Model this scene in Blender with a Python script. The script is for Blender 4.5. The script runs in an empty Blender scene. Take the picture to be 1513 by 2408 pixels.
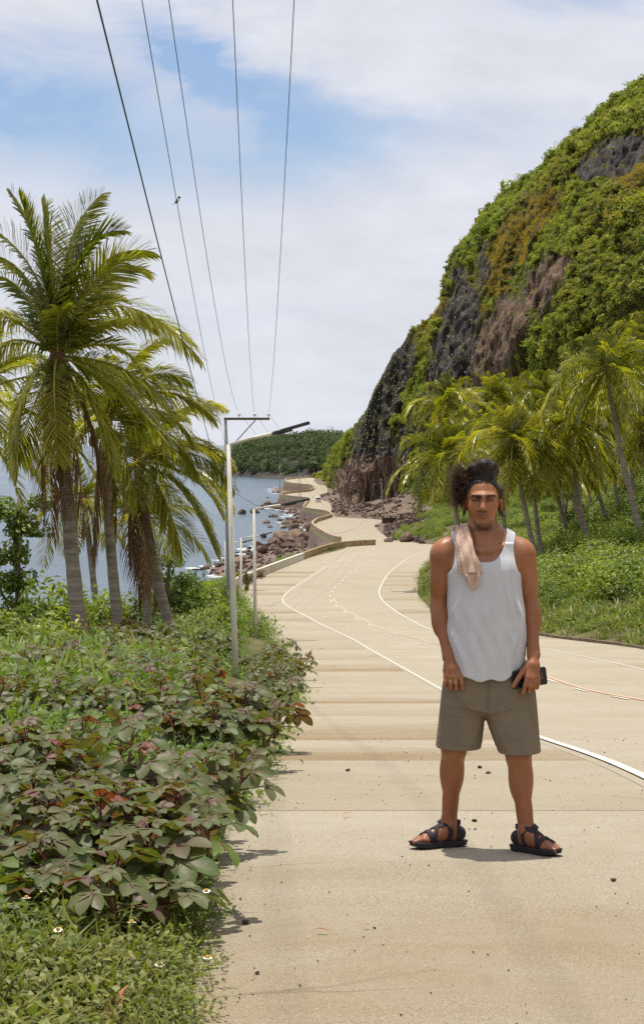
import bpy, math, random
import numpy as np
from mathutils import Vector, Matrix

sc = bpy.context.scene
random.seed(7)
RNG = np.random.default_rng(11)

# ---------------------------------------------------------------- camera, sky, sun, exposure
FPX, UC, VC, VH = 4490.0, 756.5, 1203.5, 1045.0       # focal length / centre / sea horizon, in the units of a 1513 x 2407 picture
PITCH = math.atan((VC - VH) / FPX)
CP, SP = math.cos(PITCH), math.sin(PITCH)

cam_d = bpy.data.cameras.new('camera')
cam_d.sensor_fit = 'VERTICAL'
cam_d.sensor_height = 36.0
cam_d.lens = 36.0 * FPX / 2407.0
cam_d.clip_start = 0.1
cam_d.clip_end = 90000.0
cam = bpy.data.objects.new('camera', cam_d)
cam.rotation_euler = (math.radians(90) - PITCH, 0, 0)
sc.collection.objects.link(cam)
sc.camera = cam

TO_SUN = Vector((-0.05, 0.14, 1.0)).normalized()
sun_el = math.asin(TO_SUN.z)
sun_az = math.atan2(TO_SUN.x, TO_SUN.y)
sd = bpy.data.lights.new('sun', 'SUN')
sd.energy = 4.0
sd.angle = math.radians(0.9)
sd.color = (1.0, 0.955, 0.87)
so = bpy.data.objects.new('sun', sd)
so.rotation_euler = TO_SUN.to_track_quat('Z', 'Y').to_euler()
so.location = (0, 0, 200)
sc.collection.objects.link(so)

SKY_STRENGTH = 0.1
world = bpy.data.worlds.new('World')
sc.world = world
world.use_nodes = True


def build_world():
    nt = world.node_tree
    nt.nodes.clear()
    L = nt.links.new

    def nd(t, **k):
        n = nt.nodes.new(t)
        for a, b in k.items():
            setattr(n, a, b)
        return n
    out = nd('ShaderNodeOutputWorld')
    bg = nd('ShaderNodeBackground')
    bg.inputs['Strength'].default_value = SKY_STRENGTH
    L(bg.outputs[0], out.inputs[0])
    sky = nd('ShaderNodeTexSky', sky_type='NISHITA')
    sky.sun_disc = False
    sky.sun_elevation = sun_el
    sky.sun_rotation = sun_az
    sky.altitude = 20
    sky.air_density = 1.0
    sky.dust_density = 1.6
    sky.ozone_density = 1.3
    tc = nd('ShaderNodeTexCoord')
    # drifting thin cloud: stretched noise over the whole dome
    mp = nd('ShaderNodeMapping')
    mp.inputs['Scale'].default_value = (7.0, 7.0, 17.0)
    mp.inputs['Location'].default_value = (1.7, 0.4, 0.9)
    mp.inputs['Rotation'].default_value = (0.0, 0.10, 0.0)
    L(tc.outputs['Generated'], mp.inputs[0])
    n1 = nd('ShaderNodeTexNoise')
    n1.inputs['Scale'].default_value = 1.0
    n1.inputs['Detail'].default_value = 9
    n1.inputs['Roughness'].default_value = 0.56
    n1.inputs['Distortion'].default_value = 0.6
    L(mp.outputs[0], n1.inputs[0])
    n2 = nd('ShaderNodeTexNoise')
    n2.inputs['Scale'].default_value = 3.2
    n2.inputs['Detail'].default_value = 8
    n2.inputs['Roughness'].default_value = 0.6
    L(mp.outputs[0], n2.inputs[0])
    sx = nd('ShaderNodeSeparateXYZ')
    L(tc.outputs['Generated'], sx.inputs[0])

    def mth(op, a, b=None, c=None):
        m = nd('ShaderNodeMath', operation=op)
        for i, q in enumerate((a, b, c)):
            if q is None:
                continue
            if isinstance(q, (int, float)):
                m.inputs[i].default_value = q
            else:
                L(q, m.inputs[i])
        return m.outputs[0]
    az = mth('DIVIDE', sx.outputs[0], mth('MAXIMUM', mth('ABSOLUTE', sx.outputs[1]), 0.2))
    el = sx.outputs[2]
    # wobble
    wob = mth('MULTIPLY', mth('SUBTRACT', n2.outputs[0], 0.5), 0.10)
    azw = mth('ADD', az, wob)
    elw = mth('ADD', el, mth('MULTIPLY', mth('SUBTRACT', n1.outputs[0], 0.5), 0.075))
    tot = None
    for (a0, e0, sa, se, tilt, w) in ((-0.150, 0.166, 0.085, 0.026, -0.03, 1.0), (-0.055, 0.193, 0.030, 0.013, -0.18, .85),
                                      (-0.005, 0.175, 0.042, 0.015, -0.25, .75), (0.13, 0.228, 0.04, 0.008, -0.05, .6),
                                      (-0.025, 0.152, 0.06, 0.016, 0.0, .55), (-0.09, 0.215, 0.02, 0.01, -0.3, .45),
                                      (-0.55, 0.20, 0.10, 0.03, 0.0, .8), (0.6, 0.24, 0.12, 0.03, 0.0, .8)):
        dx = mth('SUBTRACT', azw, a0)
        dz = mth('SUBTRACT', mth('SUBTRACT', elw, e0), mth('MULTIPLY', dx, tilt))
        q = mth('ADD', mth('POWER', mth('ABSOLUTE', mth('DIVIDE', dx, sa)), 2.0), mth('POWER', mth('ABSOLUTE', mth('DIVIDE', dz, se)), 2.0))
        g = mth('MULTIPLY', mth('EXPONENT', mth('MULTIPLY', q, -0.8)), w)
        tot = g if tot is None else mth('ADD', tot, g)
    base = nd('ShaderNodeMapRange')
    base.inputs['From Min'].default_value = 0.25
    base.inputs['From Max'].default_value = 0.52
    L(n1.outputs[0], base.inputs[0])
    fac = mth('SUBTRACT', mth('ADD', mth('MULTIPLY', base.outputs[0], 0.30), 0.72), mth('MULTIPLY', tot, mth('ADD', mth('MULTIPLY', n2.outputs[0], 1.1), .30)))
    cl = nd('ShaderNodeClamp')
    L(fac, cl.inputs[0])
    cl.inputs[1].default_value = 0.14
    # cloud brightness varies softly
    cr = nd('ShaderNodeMapRange')
    cr.inputs['From Min'].default_value = 0.3
    cr.inputs['From Max'].default_value = 0.72
    cr.inputs['To Min'].default_value = 0.94
    cr.inputs['To Max'].default_value = 1.06
    L(n2.outputs[0], cr.inputs[0])
    cc = nd('ShaderNodeMix', data_type='RGBA', blend_type='MULTIPLY')
    cc.inputs['Factor'].default_value = 1.0
    cc.inputs['A'].default_value = (6.1, 6.25, 6.85, 1)
    L(cr.outputs[0], cc.inputs['B'])
    sg = nd('ShaderNodeMix', data_type='RGBA', blend_type='MULTIPLY')
    sg.inputs['Factor'].default_value = 1.0
    sg.inputs['B'].default_value = (0.80, 0.95, 1.12, 1)
    L(sky.outputs[0], sg.inputs['A'])
    mx = nd('ShaderNodeMix', data_type='RGBA')
    L(cl.outputs[0], mx.inputs['Factor'])
    L(sg.outputs['Result'], mx.inputs['A'])
    L(cc.outputs['Result'], mx.inputs['B'])
    L(mx.outputs['Result'], bg.inputs[0])


build_world()
vs = sc.view_settings
vs.view_transform = 'Standard'
vs.look = 'None'
vs.exposure = 0.3
vs.gamma = 1.0
vs.use_curve_mapping = False
sc.cycles.use_denoising = False
sc.cycles.max_bounces = 8
sc.cycles.diffuse_bounces = 3
sc.cycles.glossy_bounces = 2
sc.cycles.transmission_bounces = 3
sc.cycles.transparent_max_bounces = 8
sc.cycles.sample_clamp_indirect = 4.0
sc.cycles.caustics_reflective = False
sc.cycles.caustics_refractive = False


# ---------------------------------------------------------------- numeric helpers
def pchip(xs, ys):
    x = np.asarray(xs, float)
    y = np.asarray(ys, float)
    h = np.diff(x)
    d = np.diff(y) / h
    m = np.zeros_like(y)
    m[0], m[-1] = d[0], d[-1]
    for i in range(1, len(x) - 1):
        if d[i - 1] * d[i] > 0:
            w1, w2 = 2 * h[i] + h[i - 1], h[i] + 2 * h[i - 1]
            m[i] = (w1 + w2) / (w1 / d[i - 1] + w2 / d[i])

    def f(q):
        q = np.asarray(q, float)
        i = np.clip(np.searchsorted(x, q) - 1, 0, len(x) - 2)
        t = np.clip((q - x[i]) / h[i], 0, 1)
        a = 2 * t**3 - 3 * t**2 + 1
        b = t**3 - 2 * t**2 + t
        c = -2 * t**3 + 3 * t**2
        e = t**3 - t**2
        return a * y[i] + b * h[i] * m[i] + c * y[i + 1] + e * h[i] * m[i + 1]
    return f


def sstep(a, b, x):
    t = np.clip((np.asarray(x, float) - a) / (b - a), 0, 1)
    return t * t * (3 - 2 * t)


def _hash(ix, iy, iz, seed):
    n = (ix * 374761393 + iy * 668265263 + iz * 2147483647 + seed * 974634777) & 0xffffffff
    n = ((n ^ (n >> 13)) * 1274126177) & 0xffffffff
    n = n ^ (n >> 16)
    return (n & 0xffff) / 65535.0


def vnoise(x, y, z=0.0, seed=0):
    x, y, z = np.broadcast_arrays(np.asarray(x, float), np.asarray(y, float), np.asarray(z, float))
    ix, iy, iz = np.floor(x).astype(np.int64), np.floor(y).astype(np.int64), np.floor(z).astype(np.int64)
    fx, fy, fz = x - ix, y - iy, z - iz
    fx, fy, fz = (q * q * (3 - 2 * q) for q in (fx, fy, fz))
    r = 0
    for dx in (0, 1):
        for dy in (0, 1):
            for dz in (0, 1):
                r = r + _hash(ix + dx, iy + dy, iz + dz, seed) * (fx if dx else 1 - fx) * (fy if dy else 1 - fy) * (fz if dz else 1 - fz)
    return r * 2 - 1


def fbm(x, y, z=0.0, octv=4, seed=0, gain=0.5):
    a, s, r = 1.0, 0.0, 0
    for i in range(octv):
        r = r + a * vnoise(np.asarray(x) * 2**i, np.asarray(y) * 2**i, np.asarray(z) * 2**i, seed + i)
        s += a
        a *= gain
    return r / s


# ground: how far the road surface lies below the lens at each distance ahead
DROP = pchip([-12, 0, 5.6, 8.65, 12.6, 20, 30, 40, 52, 75, 89, 134, 180, 235, 275, 330, 450, 570, 690, 800, 950, 1150, 1500],
             [1.15, 1.50, 1.70, 1.846, 2.2, 3.05, 4.2, 5.35, 6.6, 8.3, 9.1, 10.9, 12.4, 13.5, 14.5, 16.1, 18.8, 20.4, 20.6, 20.5, 20.3, 20.0, 20.0])
SEA = -25.0


def ray(u, v):
    cx, cy = (u - UC) / FPX, -(v - VC) / FPX
    yw, zw = CP + cy * SP, -SP + cy * CP
    return cx / yw, zw / yw            # X/Y and Z/Y


def at(u, v, Y):
    a, b = ray(u, v)
    return np.array([a * Y, Y, b * Y])


_YT = np.concatenate([np.linspace(1, 200, 2000), np.linspace(200.2, 1500, 3000)])
_RT = DROP(_YT) / _YT


def road_pt(u, v):
    a, b = ray(u, v)
    Y = np.interp(b, -_RT, _YT)
    return a * Y, Y


def project(P):
    P = np.asarray(P, float)
    x, y, z = P[..., 0], P[..., 1], P[..., 2]
    d = y * CP - z * SP
    up = y * SP + z * CP
    return UC + FPX * x / d, VC - FPX * up / d


# ---------------------------------------------------------------- mesh / object helpers
def link(o, parent=None):
    sc.collection.objects.link(o)
    if parent is not None:
        o.parent = parent
    return o


def make_mesh(name, V, F, mats=None, smooth=False, attrs=None, midx=None, col=None):
    V = np.asarray(V, np.float32)
    groups = F if isinstance(F, list) else [F]
    groups = [np.asarray(g, np.int32) for g in groups if len(g)]
    me = bpy.data.meshes.new(name)
    me.vertices.add(len(V))
    me.vertices.foreach_set('co', V.ravel())
    tot = np.concatenate([np.full(len(g), g.shape[1], np.int32) for g in groups])
    lv = np.concatenate([g.ravel() for g in groups])
    st = np.concatenate([[0], np.cumsum(tot)[:-1]]).astype(np.int32)
    me.loops.add(len(lv))
    me.loops.foreach_set('vertex_index', lv)
    me.polygons.add(len(tot))
    me.polygons.foreach_set('loop_start', st)
    me.polygons.foreach_set('loop_total', tot)
    if midx is not None:
        me.polygons.foreach_set('material_index', np.asarray(midx, np.int32))
    me.polygons.foreach_set('use_smooth', np.full(len(tot), bool(smooth)))
    for k, a in (attrs or {}).items():
        at_ = me.attributes.new(k, 'FLOAT', 'POINT')
        at_.data.foreach_set('value', np.asarray(a, np.float32))
    if col is not None:
        ca = me.color_attributes.new('Col', 'FLOAT_COLOR', 'POINT')
        c4 = np.ones((len(V), 4), np.float32)
        c4[:, :3] = col
        ca.data.foreach_set('color', c4.ravel())
    if mats is not None:
        for m in (mats if isinstance(mats, (list, tuple)) else [mats]):
            me.materials.append(m)
    me.update(calc_edges=True)
    me.validate()
    return me


def add(name, me, parent=None, loc=None, rot=None, scl=None):
    o = bpy.data.objects.new(name, me)
    link(o, parent)
    if loc is not None:
        o.location = loc
    if rot is not None:
        o.rotation_euler = rot
    if scl is not None:
        o.scale = scl if hasattr(scl, '__len__') else (scl, scl, scl)
    return o


def tag(o, label=None, cat=None, group=None, kind=None):
    if label:
        o['label'] = label
    if cat:
        o['category'] = cat
    if group:
        o['group'] = group
    if kind:
        o['kind'] = kind
    return o


def thing(name, loc, label, cat, group=None, rot=None):
    o = bpy.data.objects.new(name, None)
    o.empty_display_size = 0.1
    link(o)
    o.location = tuple(float(q) for q in loc)
    if rot is not None:
        o.rotation_euler = rot
    return tag(o, label, cat, group)


class MB:
    """collects shapes into one mesh"""

    def __init__(self):
        self.V, self.F, self.M, self.A, self.n = [], {}, {}, [], 0

    def put(self, V, F, m=0, a=0.5):
        V = np.asarray(V, float)
        F = np.asarray(F, int)
        self.V.append(V)
        k = F.shape[1]
        self.F.setdefault(k, []).append(F + self.n)
        self.M.setdefault(k, []).append(np.full(len(F), m))
        self.A.append(np.full(len(V), a) if np.isscalar(a) else np.asarray(a, float))
        self.n += len(V)

    def box(self, c, s, R=None, m=0):
        q = np.array([(x, y, z) for x in (-.5, .5) for y in (-.5, .5) for z in (-.5, .5)]) * np.asarray(s)
        if R is not None:
            q = q @ np.asarray(R).T
        self.put(q + np.asarray(c), [(0, 1, 3, 2), (4, 6, 7, 5), (0, 4, 5, 1), (2, 3, 7, 6), (0, 2, 6, 4), (1, 5, 7, 3)], m)

    def tube(self, P, R, n=8, m=0, caps=True, a=0.5):
        P = np.asarray(P, float)
        R = np.broadcast_to(np.asarray(R, float), (len(P),))
        T = np.gradient(P, axis=0)
        T /= np.linalg.norm(T, axis=1)[:, None] + 1e-12
        ref = np.array([0.0, 0, 1]) if abs(T[:, 2]).mean() < .85 else np.array([0.0, 1, 0])
        X = np.cross(T, ref)
        X /= np.linalg.norm(X, axis=1)[:, None] + 1e-12
        Y = np.cross(T, X)
        an = np.arange(n) * 2 * np.pi / n
        V = P[:, None] + R[:, None, None] * (np.cos(an)[None, :, None] * X[:, None] + np.sin(an)[None, :, None] * Y[:, None])
        k = len(P)
        i, j = np.meshgrid(np.arange(k - 1), np.arange(n), indexing='ij')
        F = np.stack([i * n + j, (i + 1) * n + j, (i + 1) * n + (j + 1) % n, i * n + (j + 1) % n], -1).reshape(-1, 4)
        self.put(V.reshape(-1, 3), F, m, a)
        if caps:
            b = self.n - k * n
            self.F.setdefault(n, []).append(np.array([np.arange(n)[::1] + b]))
            self.M.setdefault(n, []).append(np.array([m]))
            self.F.setdefault(n, []).append(np.array([np.arange(n)[::-1] + b + (k - 1) * n]))
            self.M.setdefault(n, []).append(np.array([m]))

    def ell(self, c, r, nu=10, nv=6, m=0, R=None, a=0.5):
        u = np.arange(nu) * 2 * np.pi / nu
        v = np.linspace(-np.pi / 2, np.pi / 2, nv + 1)
        P = np.stack([np.cos(v)[:, None] * np.cos(u), np.cos(v)[:, None] * np.sin(u), np.repeat(np.sin(v)[:, None], nu, 1)], -1) * np.asarray(r)
        P = P.reshape(-1, 3)
        if R is not None:
            P = P @ np.asarray(R).T
        i, j = np.meshgrid(np.arange(nv), np.arange(nu), indexing='ij')
        F = np.stack([i * nu + j, i * nu + (j + 1) % nu, (i + 1) * nu + (j + 1) % nu, (i + 1) * nu + j], -1).reshape(-1, 4)
        self.put(P + np.asarray(c), F, m, a)

    def mesh(self, name, mats, smooth=False, col=None):
        ks = sorted(self.F)
        return make_mesh(name, np.concatenate(self.V), [np.concatenate(self.F[k]) for k in ks], mats, smooth,
                         {'rnd': np.concatenate(self.A)}, np.concatenate([np.concatenate(self.M[k]) for k in ks]), col)

    def build(self, name, mats, parent=None, smooth=False, loc=None, rot=None):
        return add(name, self.mesh(name, mats, smooth), parent, loc, rot)


def rotz(a):
    c, s = math.cos(a), math.sin(a)
    return np.array([[c, -s, 0], [s, c, 0], [0, 0, 1.0]])


def rotx(a):
    c, s = math.cos(a), math.sin(a)
    return np.array([[1.0, 0, 0], [0, c, -s], [0, s, c]])


def roty(a):
    c, s = math.cos(a), math.sin(a)
    return np.array([[c, 0, s], [0, 1.0, 0], [-s, 0, c]])


def grid_faces(nr, nc, base=0):
    i, j = np.meshgrid(np.arange(nr - 1), np.arange(nc - 1), indexing='ij')
    return np.stack([i * nc + j, i * nc + j + 1, (i + 1) * nc + j + 1, (i + 1) * nc + j], -1).reshape(-1, 4) + base


# ---------------------------------------------------------------- material helpers
class Mat:
    def __init__(self, name):
        self.m = bpy.data.materials.new(name)
        self.m.use_nodes = True
        self.nt = self.m.node_tree
        self.b = self.nt.nodes['Principled BSDF']
        self.out = self.nt.nodes['Material Output']

    def n(self, t, ins=None, **k):
        q = self.nt.nodes.new(t)
        for a, b in k.items():
            setattr(q, a, b)
        for a, b in (ins or {}).items():
            self.set(q.inputs[a], b)
        return q

    def set(self, sock, v):
        if isinstance(v, bpy.types.NodeSocket):
            self.nt.links.new(v, sock)
        else:
            sock.default_value = v

    def pos(self):
        return self.n('ShaderNodeNewGeometry').outputs['Position']

    def obj(self):
        return self.n('ShaderNodeTexCoord').outputs['Object']

    def noise(self, vec, scale, detail=4, rough=.55, stretch=None, dist=0.0):
        if stretch is not None:
            vec = self.n('ShaderNodeMapping', {0: vec, 'Scale': stretch}).outputs[0]
        return self.n('ShaderNodeTexNoise', {'Vector': vec, 'Scale': scale, 'Detail': detail, 'Roughness': rough, 'Distortion': dist}).outputs[0]

    def ramp(self, fac, stops):
        r = self.n('ShaderNodeValToRGB', {0: fac})
        e = r.color_ramp.elements
        while len(e) < len(stops):
            e.new(0.5)
        for q, (p, c) in zip(e, stops):
            q.position = p
            q.color = (*c, 1) if len(c) == 3 else c
        return r.outputs[0]

    def mix(self, f, a, b, mode='MIX'):
        q = self.n('ShaderNodeMix', data_type='RGBA', blend_type=mode)
        self.set(q.inputs['Factor'], f)
        for s, v in (('A', a), ('B', b)):
            self.set(q.inputs[s], (*v, 1) if isinstance(v, tuple) and len(v) == 3 else v)
        return q.outputs['Result']

    def math(self, op, a, b=0.0, c=0.0):
        q = self.n('ShaderNodeMath', {0: a, 1: b, 2: c}, operation=op)
        return q.outputs[0]

    def rng(self, v, a, b, c=0.0, d=1.0):
        return self.n('ShaderNodeMapRange', {0: v, 1: a, 2: b, 3: c, 4: d}).outputs[0]

    def attr(self, name, typ='GEOMETRY'):
        return self.n('ShaderNodeAttribute', attribute_name=name, attribute_type=typ)

    def bump(self, h, strength=.3, dist=.01, normal=None):
        ins = {'Strength': strength, 'Distance': dist, 'Height': h}
        if normal is not None:
            ins['Normal'] = normal
        return self.n('ShaderNodeBump', ins).outputs[0]

    def fin(self, color=None, rough=None, normal=None, spec=None, metal=None):
        for k, v in (('Base Color', color), ('Roughness', rough), ('Normal', normal), ('Specular IOR Level', spec), ('Metallic', metal)):
            if v is not None:
                if isinstance(v, tuple) and len(v) == 3:
                    v = (*v, 1)
                self.set(self.b.inputs[k], v)
        return self.m

    def leafy(self, trans, tcol):
        """add light passing through a leaf"""
        t = self.n('ShaderNodeBsdfTranslucent')
        self.set(t.inputs[0], tcol)
        x = self.n('ShaderNodeMixShader', {0: trans})
        self.nt.links.new(self.b.outputs[0], x.inputs[1])
        self.nt.links.new(t.outputs[0], x.inputs[2])
        self.nt.links.new(x.outputs[0], self.out.inputs[0])
        return self.m


def plain(name, col, rough=.6, var=.12, scale=8.0, bump=0.0, metal=0.0, spec=.4, bscale=None):
    q = Mat(name)
    n = q.noise(q.obj(), scale, 5)
    c = q.mix(q.rng(n, .3, .7), tuple(x * (1 - var) for x in col), tuple(min(1, x * (1 + var)) for x in col))
    nm = q.bump(q.noise(q.obj(), bscale or scale * 4, 4), .5, bump) if bump else None
    return q.fin(c, rough, nm, spec, metal)


def leaf_mat(name, stops, rough=.5, trans=.25, spec=.4, src='rnd', tmul=(1.2, 1.35, .5), hue=None, vein=None):
    """stops: colour ramp over a per-leaf random value; hue: second colour mixed in by the per-plant value"""
    q = Mat(name)
    r = q.attr('rnd').outputs['Fac']
    oi = q.n('ShaderNodeObjectInfo').outputs['Random']
    f = q.math('ADD', q.math('MULTIPLY', r, .72), q.math('MULTIPLY', oi, .28))
    c = q.ramp(f, stops)
    if hue is not None:
        h = q.attr('hue', 'INSTANCER').outputs['Fac']
        c = q.mix(h, c, q.ramp(f, hue))
    if vein is not None:
        c = q.mix(q.math('MULTIPLY', q.math('POWER', q.attr('vein').outputs['Fac'], 2.5), .55), c, vein)
    nm = q.bump(q.noise(q.obj(), 70.0, 4, .6), .35, .004) if vein is not None else None
    q.fin(c, rough, nm, spec)
    tc = q.mix(1.0, c, tmul, 'MULTIPLY')
    return q.leafy(trans, tc)

# ================================================================ the road's course (metres ahead -> metres to the right)
def z3(x, y):                       # points read from the far part of the road
    return 470.2 + x * .37295, 940.4 + y * .37295


def course(near, px, zz):
    P = list(near)
    P += [(lambda a: (a[1], a[0]))(road_pt(u, v)) for u, v in px]
    P += [(lambda a: (a[1], a[0]))(road_pt(*z3(a, b))) for a, b in zz]
    P.sort()
    Q = [P[0]]
    for p in P[1:]:
        if p[0] > Q[-1][0] + .3:
            Q.append(p)
    return [q[0] for q in Q], [q[1] for q in Q]


XL = pchip(*course([(-12, -.5), (3, -.42), (6, -.42), (10, -.48), (14, -.50), (20, -.55), (30, -.60), (50, -.85), (79, -1.6), (103, -3.7), (134, -5.9), (153, -6.9)],
                   [(601, 1362), (716, 1315), (813, 1285)],
                   [(890, 900), (840, 885), (780, 850), (730, 815), (715, 795), (740, 770), (800, 750), (835, 735), (800, 715), (700, 700), (655, 688),
                    (690, 630), (600, 620), (510, 605), (560, 590), (700, 575), (720, 560), (700, 545), (600, 535), (540, 520), (545, 505), (620, 495), (740, 486)]) )
XR = pchip(*course([(-12, 12.4), (12, 12.5), (50, 13.6), (66, 14.0)],
                   [(1513, 1527), (1270, 1495), (1035, 1450), (987, 1406), (981, 1380), (988, 1343), (1007, 1321)],
                   [(1500, 965), (1530, 920), (1380, 902), (1200, 880), (1130, 830), (1110, 790), (1150, 757), (1030, 747), (850, 735), (830, 690), (820, 650),
                    (740, 618), (760, 600), (800, 588), (800, 545), (742, 530), (730, 520), (715, 505), (752, 488)]))
LEFT = pchip(*course([(-12, 1.9), (5, 2.02), (12.6, 2.12)], [(1270, 1735), (1035, 1620), (850, 1515), (740, 1460), (664, 1407), (731, 1354), (787, 1323), (843, 1302), (880, 1291)], []))
RIGHT = pchip(*course([(-12, 9.1), (12, 9.3), (40, 10.1)], [(1513, 1575), (1300, 1530), (1000, 1475), (895, 1406), (903, 1362), (936, 1328), (981, 1302), (1022, 1291)], []))


def CENTRE(Y):
    return (LEFT(Y) + RIGHT(Y)) / 2


FLAT = pchip([-12, 0, 45, 62, 80, 92, 105, 125, 160, 260, 400, 1200, 1600], [40, 40, 34, 24, 13, 6.5, 4.0, 3.0, 1.6, 1.2, .8, .8, .8])
HUMP = pchip([-12, 6, 10, 15, 25, 35, 60, 90, 110, 140, 1600], [.0, .02, .06, .12, .30, .50, .7, .5, .2, 0, 0])


def ground_z(X, Y):
    X, Y = np.broadcast_arrays(np.asarray(X, float), np.asarray(Y, float))
    z0 = -DROP(Y)
    sl = XL(Y) - X
    sr = X - XR(Y)
    z = z0 - .02
    # towards the sea
    w = FLAT(Y)
    left = z0 + .006 + HUMP(Y) * sstep(.3, 3.2, sl) + .10 * fbm(X * .5, Y * .5, seed=3) * sstep(.2, 1.5, sl)
    over = np.maximum(sl - w, 0)
    far = sstep(280, 380, Y)
    fall_near = .75 * over + .4 * np.maximum(over - 3, 0)
    fall_far = np.where(over < 1.2, over * 3.2, 3.84 + (over - 1.2) * .20)
    fall = fall_near * (1 - far) + fall_far * far
    rough = fbm(X * .16, Y * .16, seed=5, octv=4) * 1.1 * sstep(1.2, 5, over)
    left = np.maximum(left - fall + rough, -27.5)
    # towards the hill
    rise = .24 * sr + .34 * np.maximum(sr - 17, 0) + .5 * np.maximum(sr - 60, 0)
    right = z0 + .02 + np.minimum(rise, 34) + (.35 * fbm(X * .22, Y * .22, seed=8) + .08 * fbm(X, Y, seed=9)) * sstep(.5, 5, sr)
    return np.where(sl > 0, left, np.where(sr > 0, right, z))


# ---------------------------------------------------------------- setting materials
def m_concrete():
    q = Mat('weathered_concrete')
    p = q.pos()
    big = q.noise(p, .35, 5, .6)
    mid = q.noise(p, 3.0, 6, .65)
    fine = q.noise(p, 95.0, 5, .75)
    grit = q.noise(p, 210.0, 3, .7)
    wear = q.rng(q.noise(p, .8, 5, .6), .36, .60)
    rnd = q.n('ShaderNodeObjectInfo').outputs['Random']
    c = q.ramp(big, [(.25, (.315, .272, .196)), (.5, (.355, .312, .232)), (.75, (.395, .350, .268))])
    c = q.mix(q.rng(mid, .38, .72, 0, .34), c, (.27, .205, .125))
    c = q.mix(q.rng(rnd, 0, 1, 0, .16), c, (.40, .36, .28))
    # silt washed against the lower joint of each shoulder slab
    gen = q.n('ShaderNodeTexCoord').outputs['Generated']
    gy = q.n('ShaderNodeSeparateXYZ', {0: gen}).outputs[1]
    sl = q.attr('silt').outputs['Fac']
    streak = q.noise(p, .9, 7, .66, (.6, 1.0, 1), .3)
    edge = q.rng(gy, 0.0, .75, 1.0, 0.0)
    st = q.math('MULTIPLY', q.rng(q.math('ADD', streak, q.math('MULTIPLY', edge, .45)), .50, .92), sl)
    st = q.math('MULTIPLY', st, q.rng(rnd, .25, .75, .10, 1.0))
    c = q.mix(st, c, q.mix(fine, (.190, .125, .058), (.265, .185, .098)))
    # broad washed-in earth stains
    blot = q.math('MULTIPLY', q.rng(q.noise(p, .22, 7, .68, (1, .7, 1), .5), .52, .72), .38)
    c = q.mix(blot, c, (.245, .175, .098))
    # worn aggregate
    c = q.mix(q.math('MULTIPLY', q.rng(fine, .52, .38), q.rng(wear, 0, 1, .35, .95)), c, (.165, .125, .08))
    c = q.mix(q.math('MULTIPLY', q.rng(grit, .53, .64), q.rng(wear, 0, 1, .35, .85)), c, (.56, .50, .40))
    vor = q.n('ShaderNodeTexVoronoi', {'Vector': p, 'Scale': 46.0}).outputs['Distance']
    peb = q.math('MULTIPLY', q.rng(vor, .16, .08), q.rng(q.noise(p, 7.0, 3), .52, .62))
    c = q.mix(q.math('MULTIPLY', peb, .8), c, (.17, .14, .11))
    # hairline cracks
    cr = q.n('ShaderNodeTexVoronoi', {'Vector': q.n('ShaderNodeMapping', {0: q.n('ShaderNodeMix', {'Factor': .12, 'A': p, 'B': q.n('ShaderNodeTexNoise', {'Vector': p, 'Scale': 2.5, 'Detail': 5}).outputs['Color']}, data_type='VECTOR').outputs['Result'], 'Scale': (.55, 1.1, .5)}).outputs[0], 'Scale': 1.0}, feature='DISTANCE_TO_EDGE').outputs['Distance']
    crk = q.math('MULTIPLY', q.rng(cr, .006, .0015), q.rng(q.noise(p, .6, 2), .55, .62))
    c = q.mix(q.math('MULTIPLY', crk, .55), c, (.16, .12, .08))
    h = q.math('ADD', q.math('MULTIPLY', fine, .5), q.math('MULTIPLY', grit, .25))
    h = q.math('SUBTRACT', h, q.math('MULTIPLY', crk, .6))
    return q.fin(c, .93, q.bump(h, .8, .012), .25)


def m_ground():
    q = Mat('soil')
    p = q.pos()
    n = q.noise(p, 1.2, 6, .65)
    c = q.ramp(n, [(.25, (.075, .06, .03)), (.5, (.13, .105, .05)), (.72, (.20, .16, .09))])
    g = q.noise(p, .25, 5, .6)
    c = q.mix(q.rng(g, .42, .62), c, (.07, .095, .022))
    x = q.attr('rocky').outputs['Fac']
    rk = q.ramp(q.noise(p, .5, 7, .7), [(.3, (.085, .06, .05)), (.5, (.17, .12, .095)), (.7, (.27, .2, .16))])
    c = q.mix(x, c, rk)
    return q.fin(c, .95, q.bump(q.noise(p, 3.0, 7, .7), .8, .12), .2)


def m_sea():
    q = Mat('sea_water')
    p = q.pos()
    w1 = q.noise(p, .22, 4, .6, (.55, 1.3, 1))
    w2 = q.noise(p, .75, 5, .65, (.6, 1.4, 1))
    w3 = q.noise(p, .02, 4, .55, (1, .35, 1))
    c = q.mix(q.rng(w3, .35, .68), (.020, .052, .080), (.050, .095, .120))
    h = q.math('ADD', w1, q.math('MULTIPLY', w2, .55))
    foam = q.math('MULTIPLY', q.rng(w2, .66, .74), q.rng(q.noise(p, .09, 4), .55, .66))
    c = q.mix(foam, c, (.75, .8, .82))
    return q.fin(c, .20, q.bump(h, 1.0, .55), .5)


def m_rock(name, stops, scale=.6, bump=.25):
    q = Mat(name)
    p = q.pos()
    n = q.noise(p, scale, 8, .68, None, .4)
    c = q.ramp(n, stops)
    rnd = q.n('ShaderNodeObjectInfo').outputs['Random']
    c = q.mix(1.0, c, q.ramp(rnd, [(0, (.75, .75, .78)), (1, (1.25, 1.15, 1.05))]), 'MULTIPLY')
    h = q.noise(p, scale * 3.5, 8, .72)
    return q.fin(c, .92, q.bump(h, .9, bump), .25)


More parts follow.
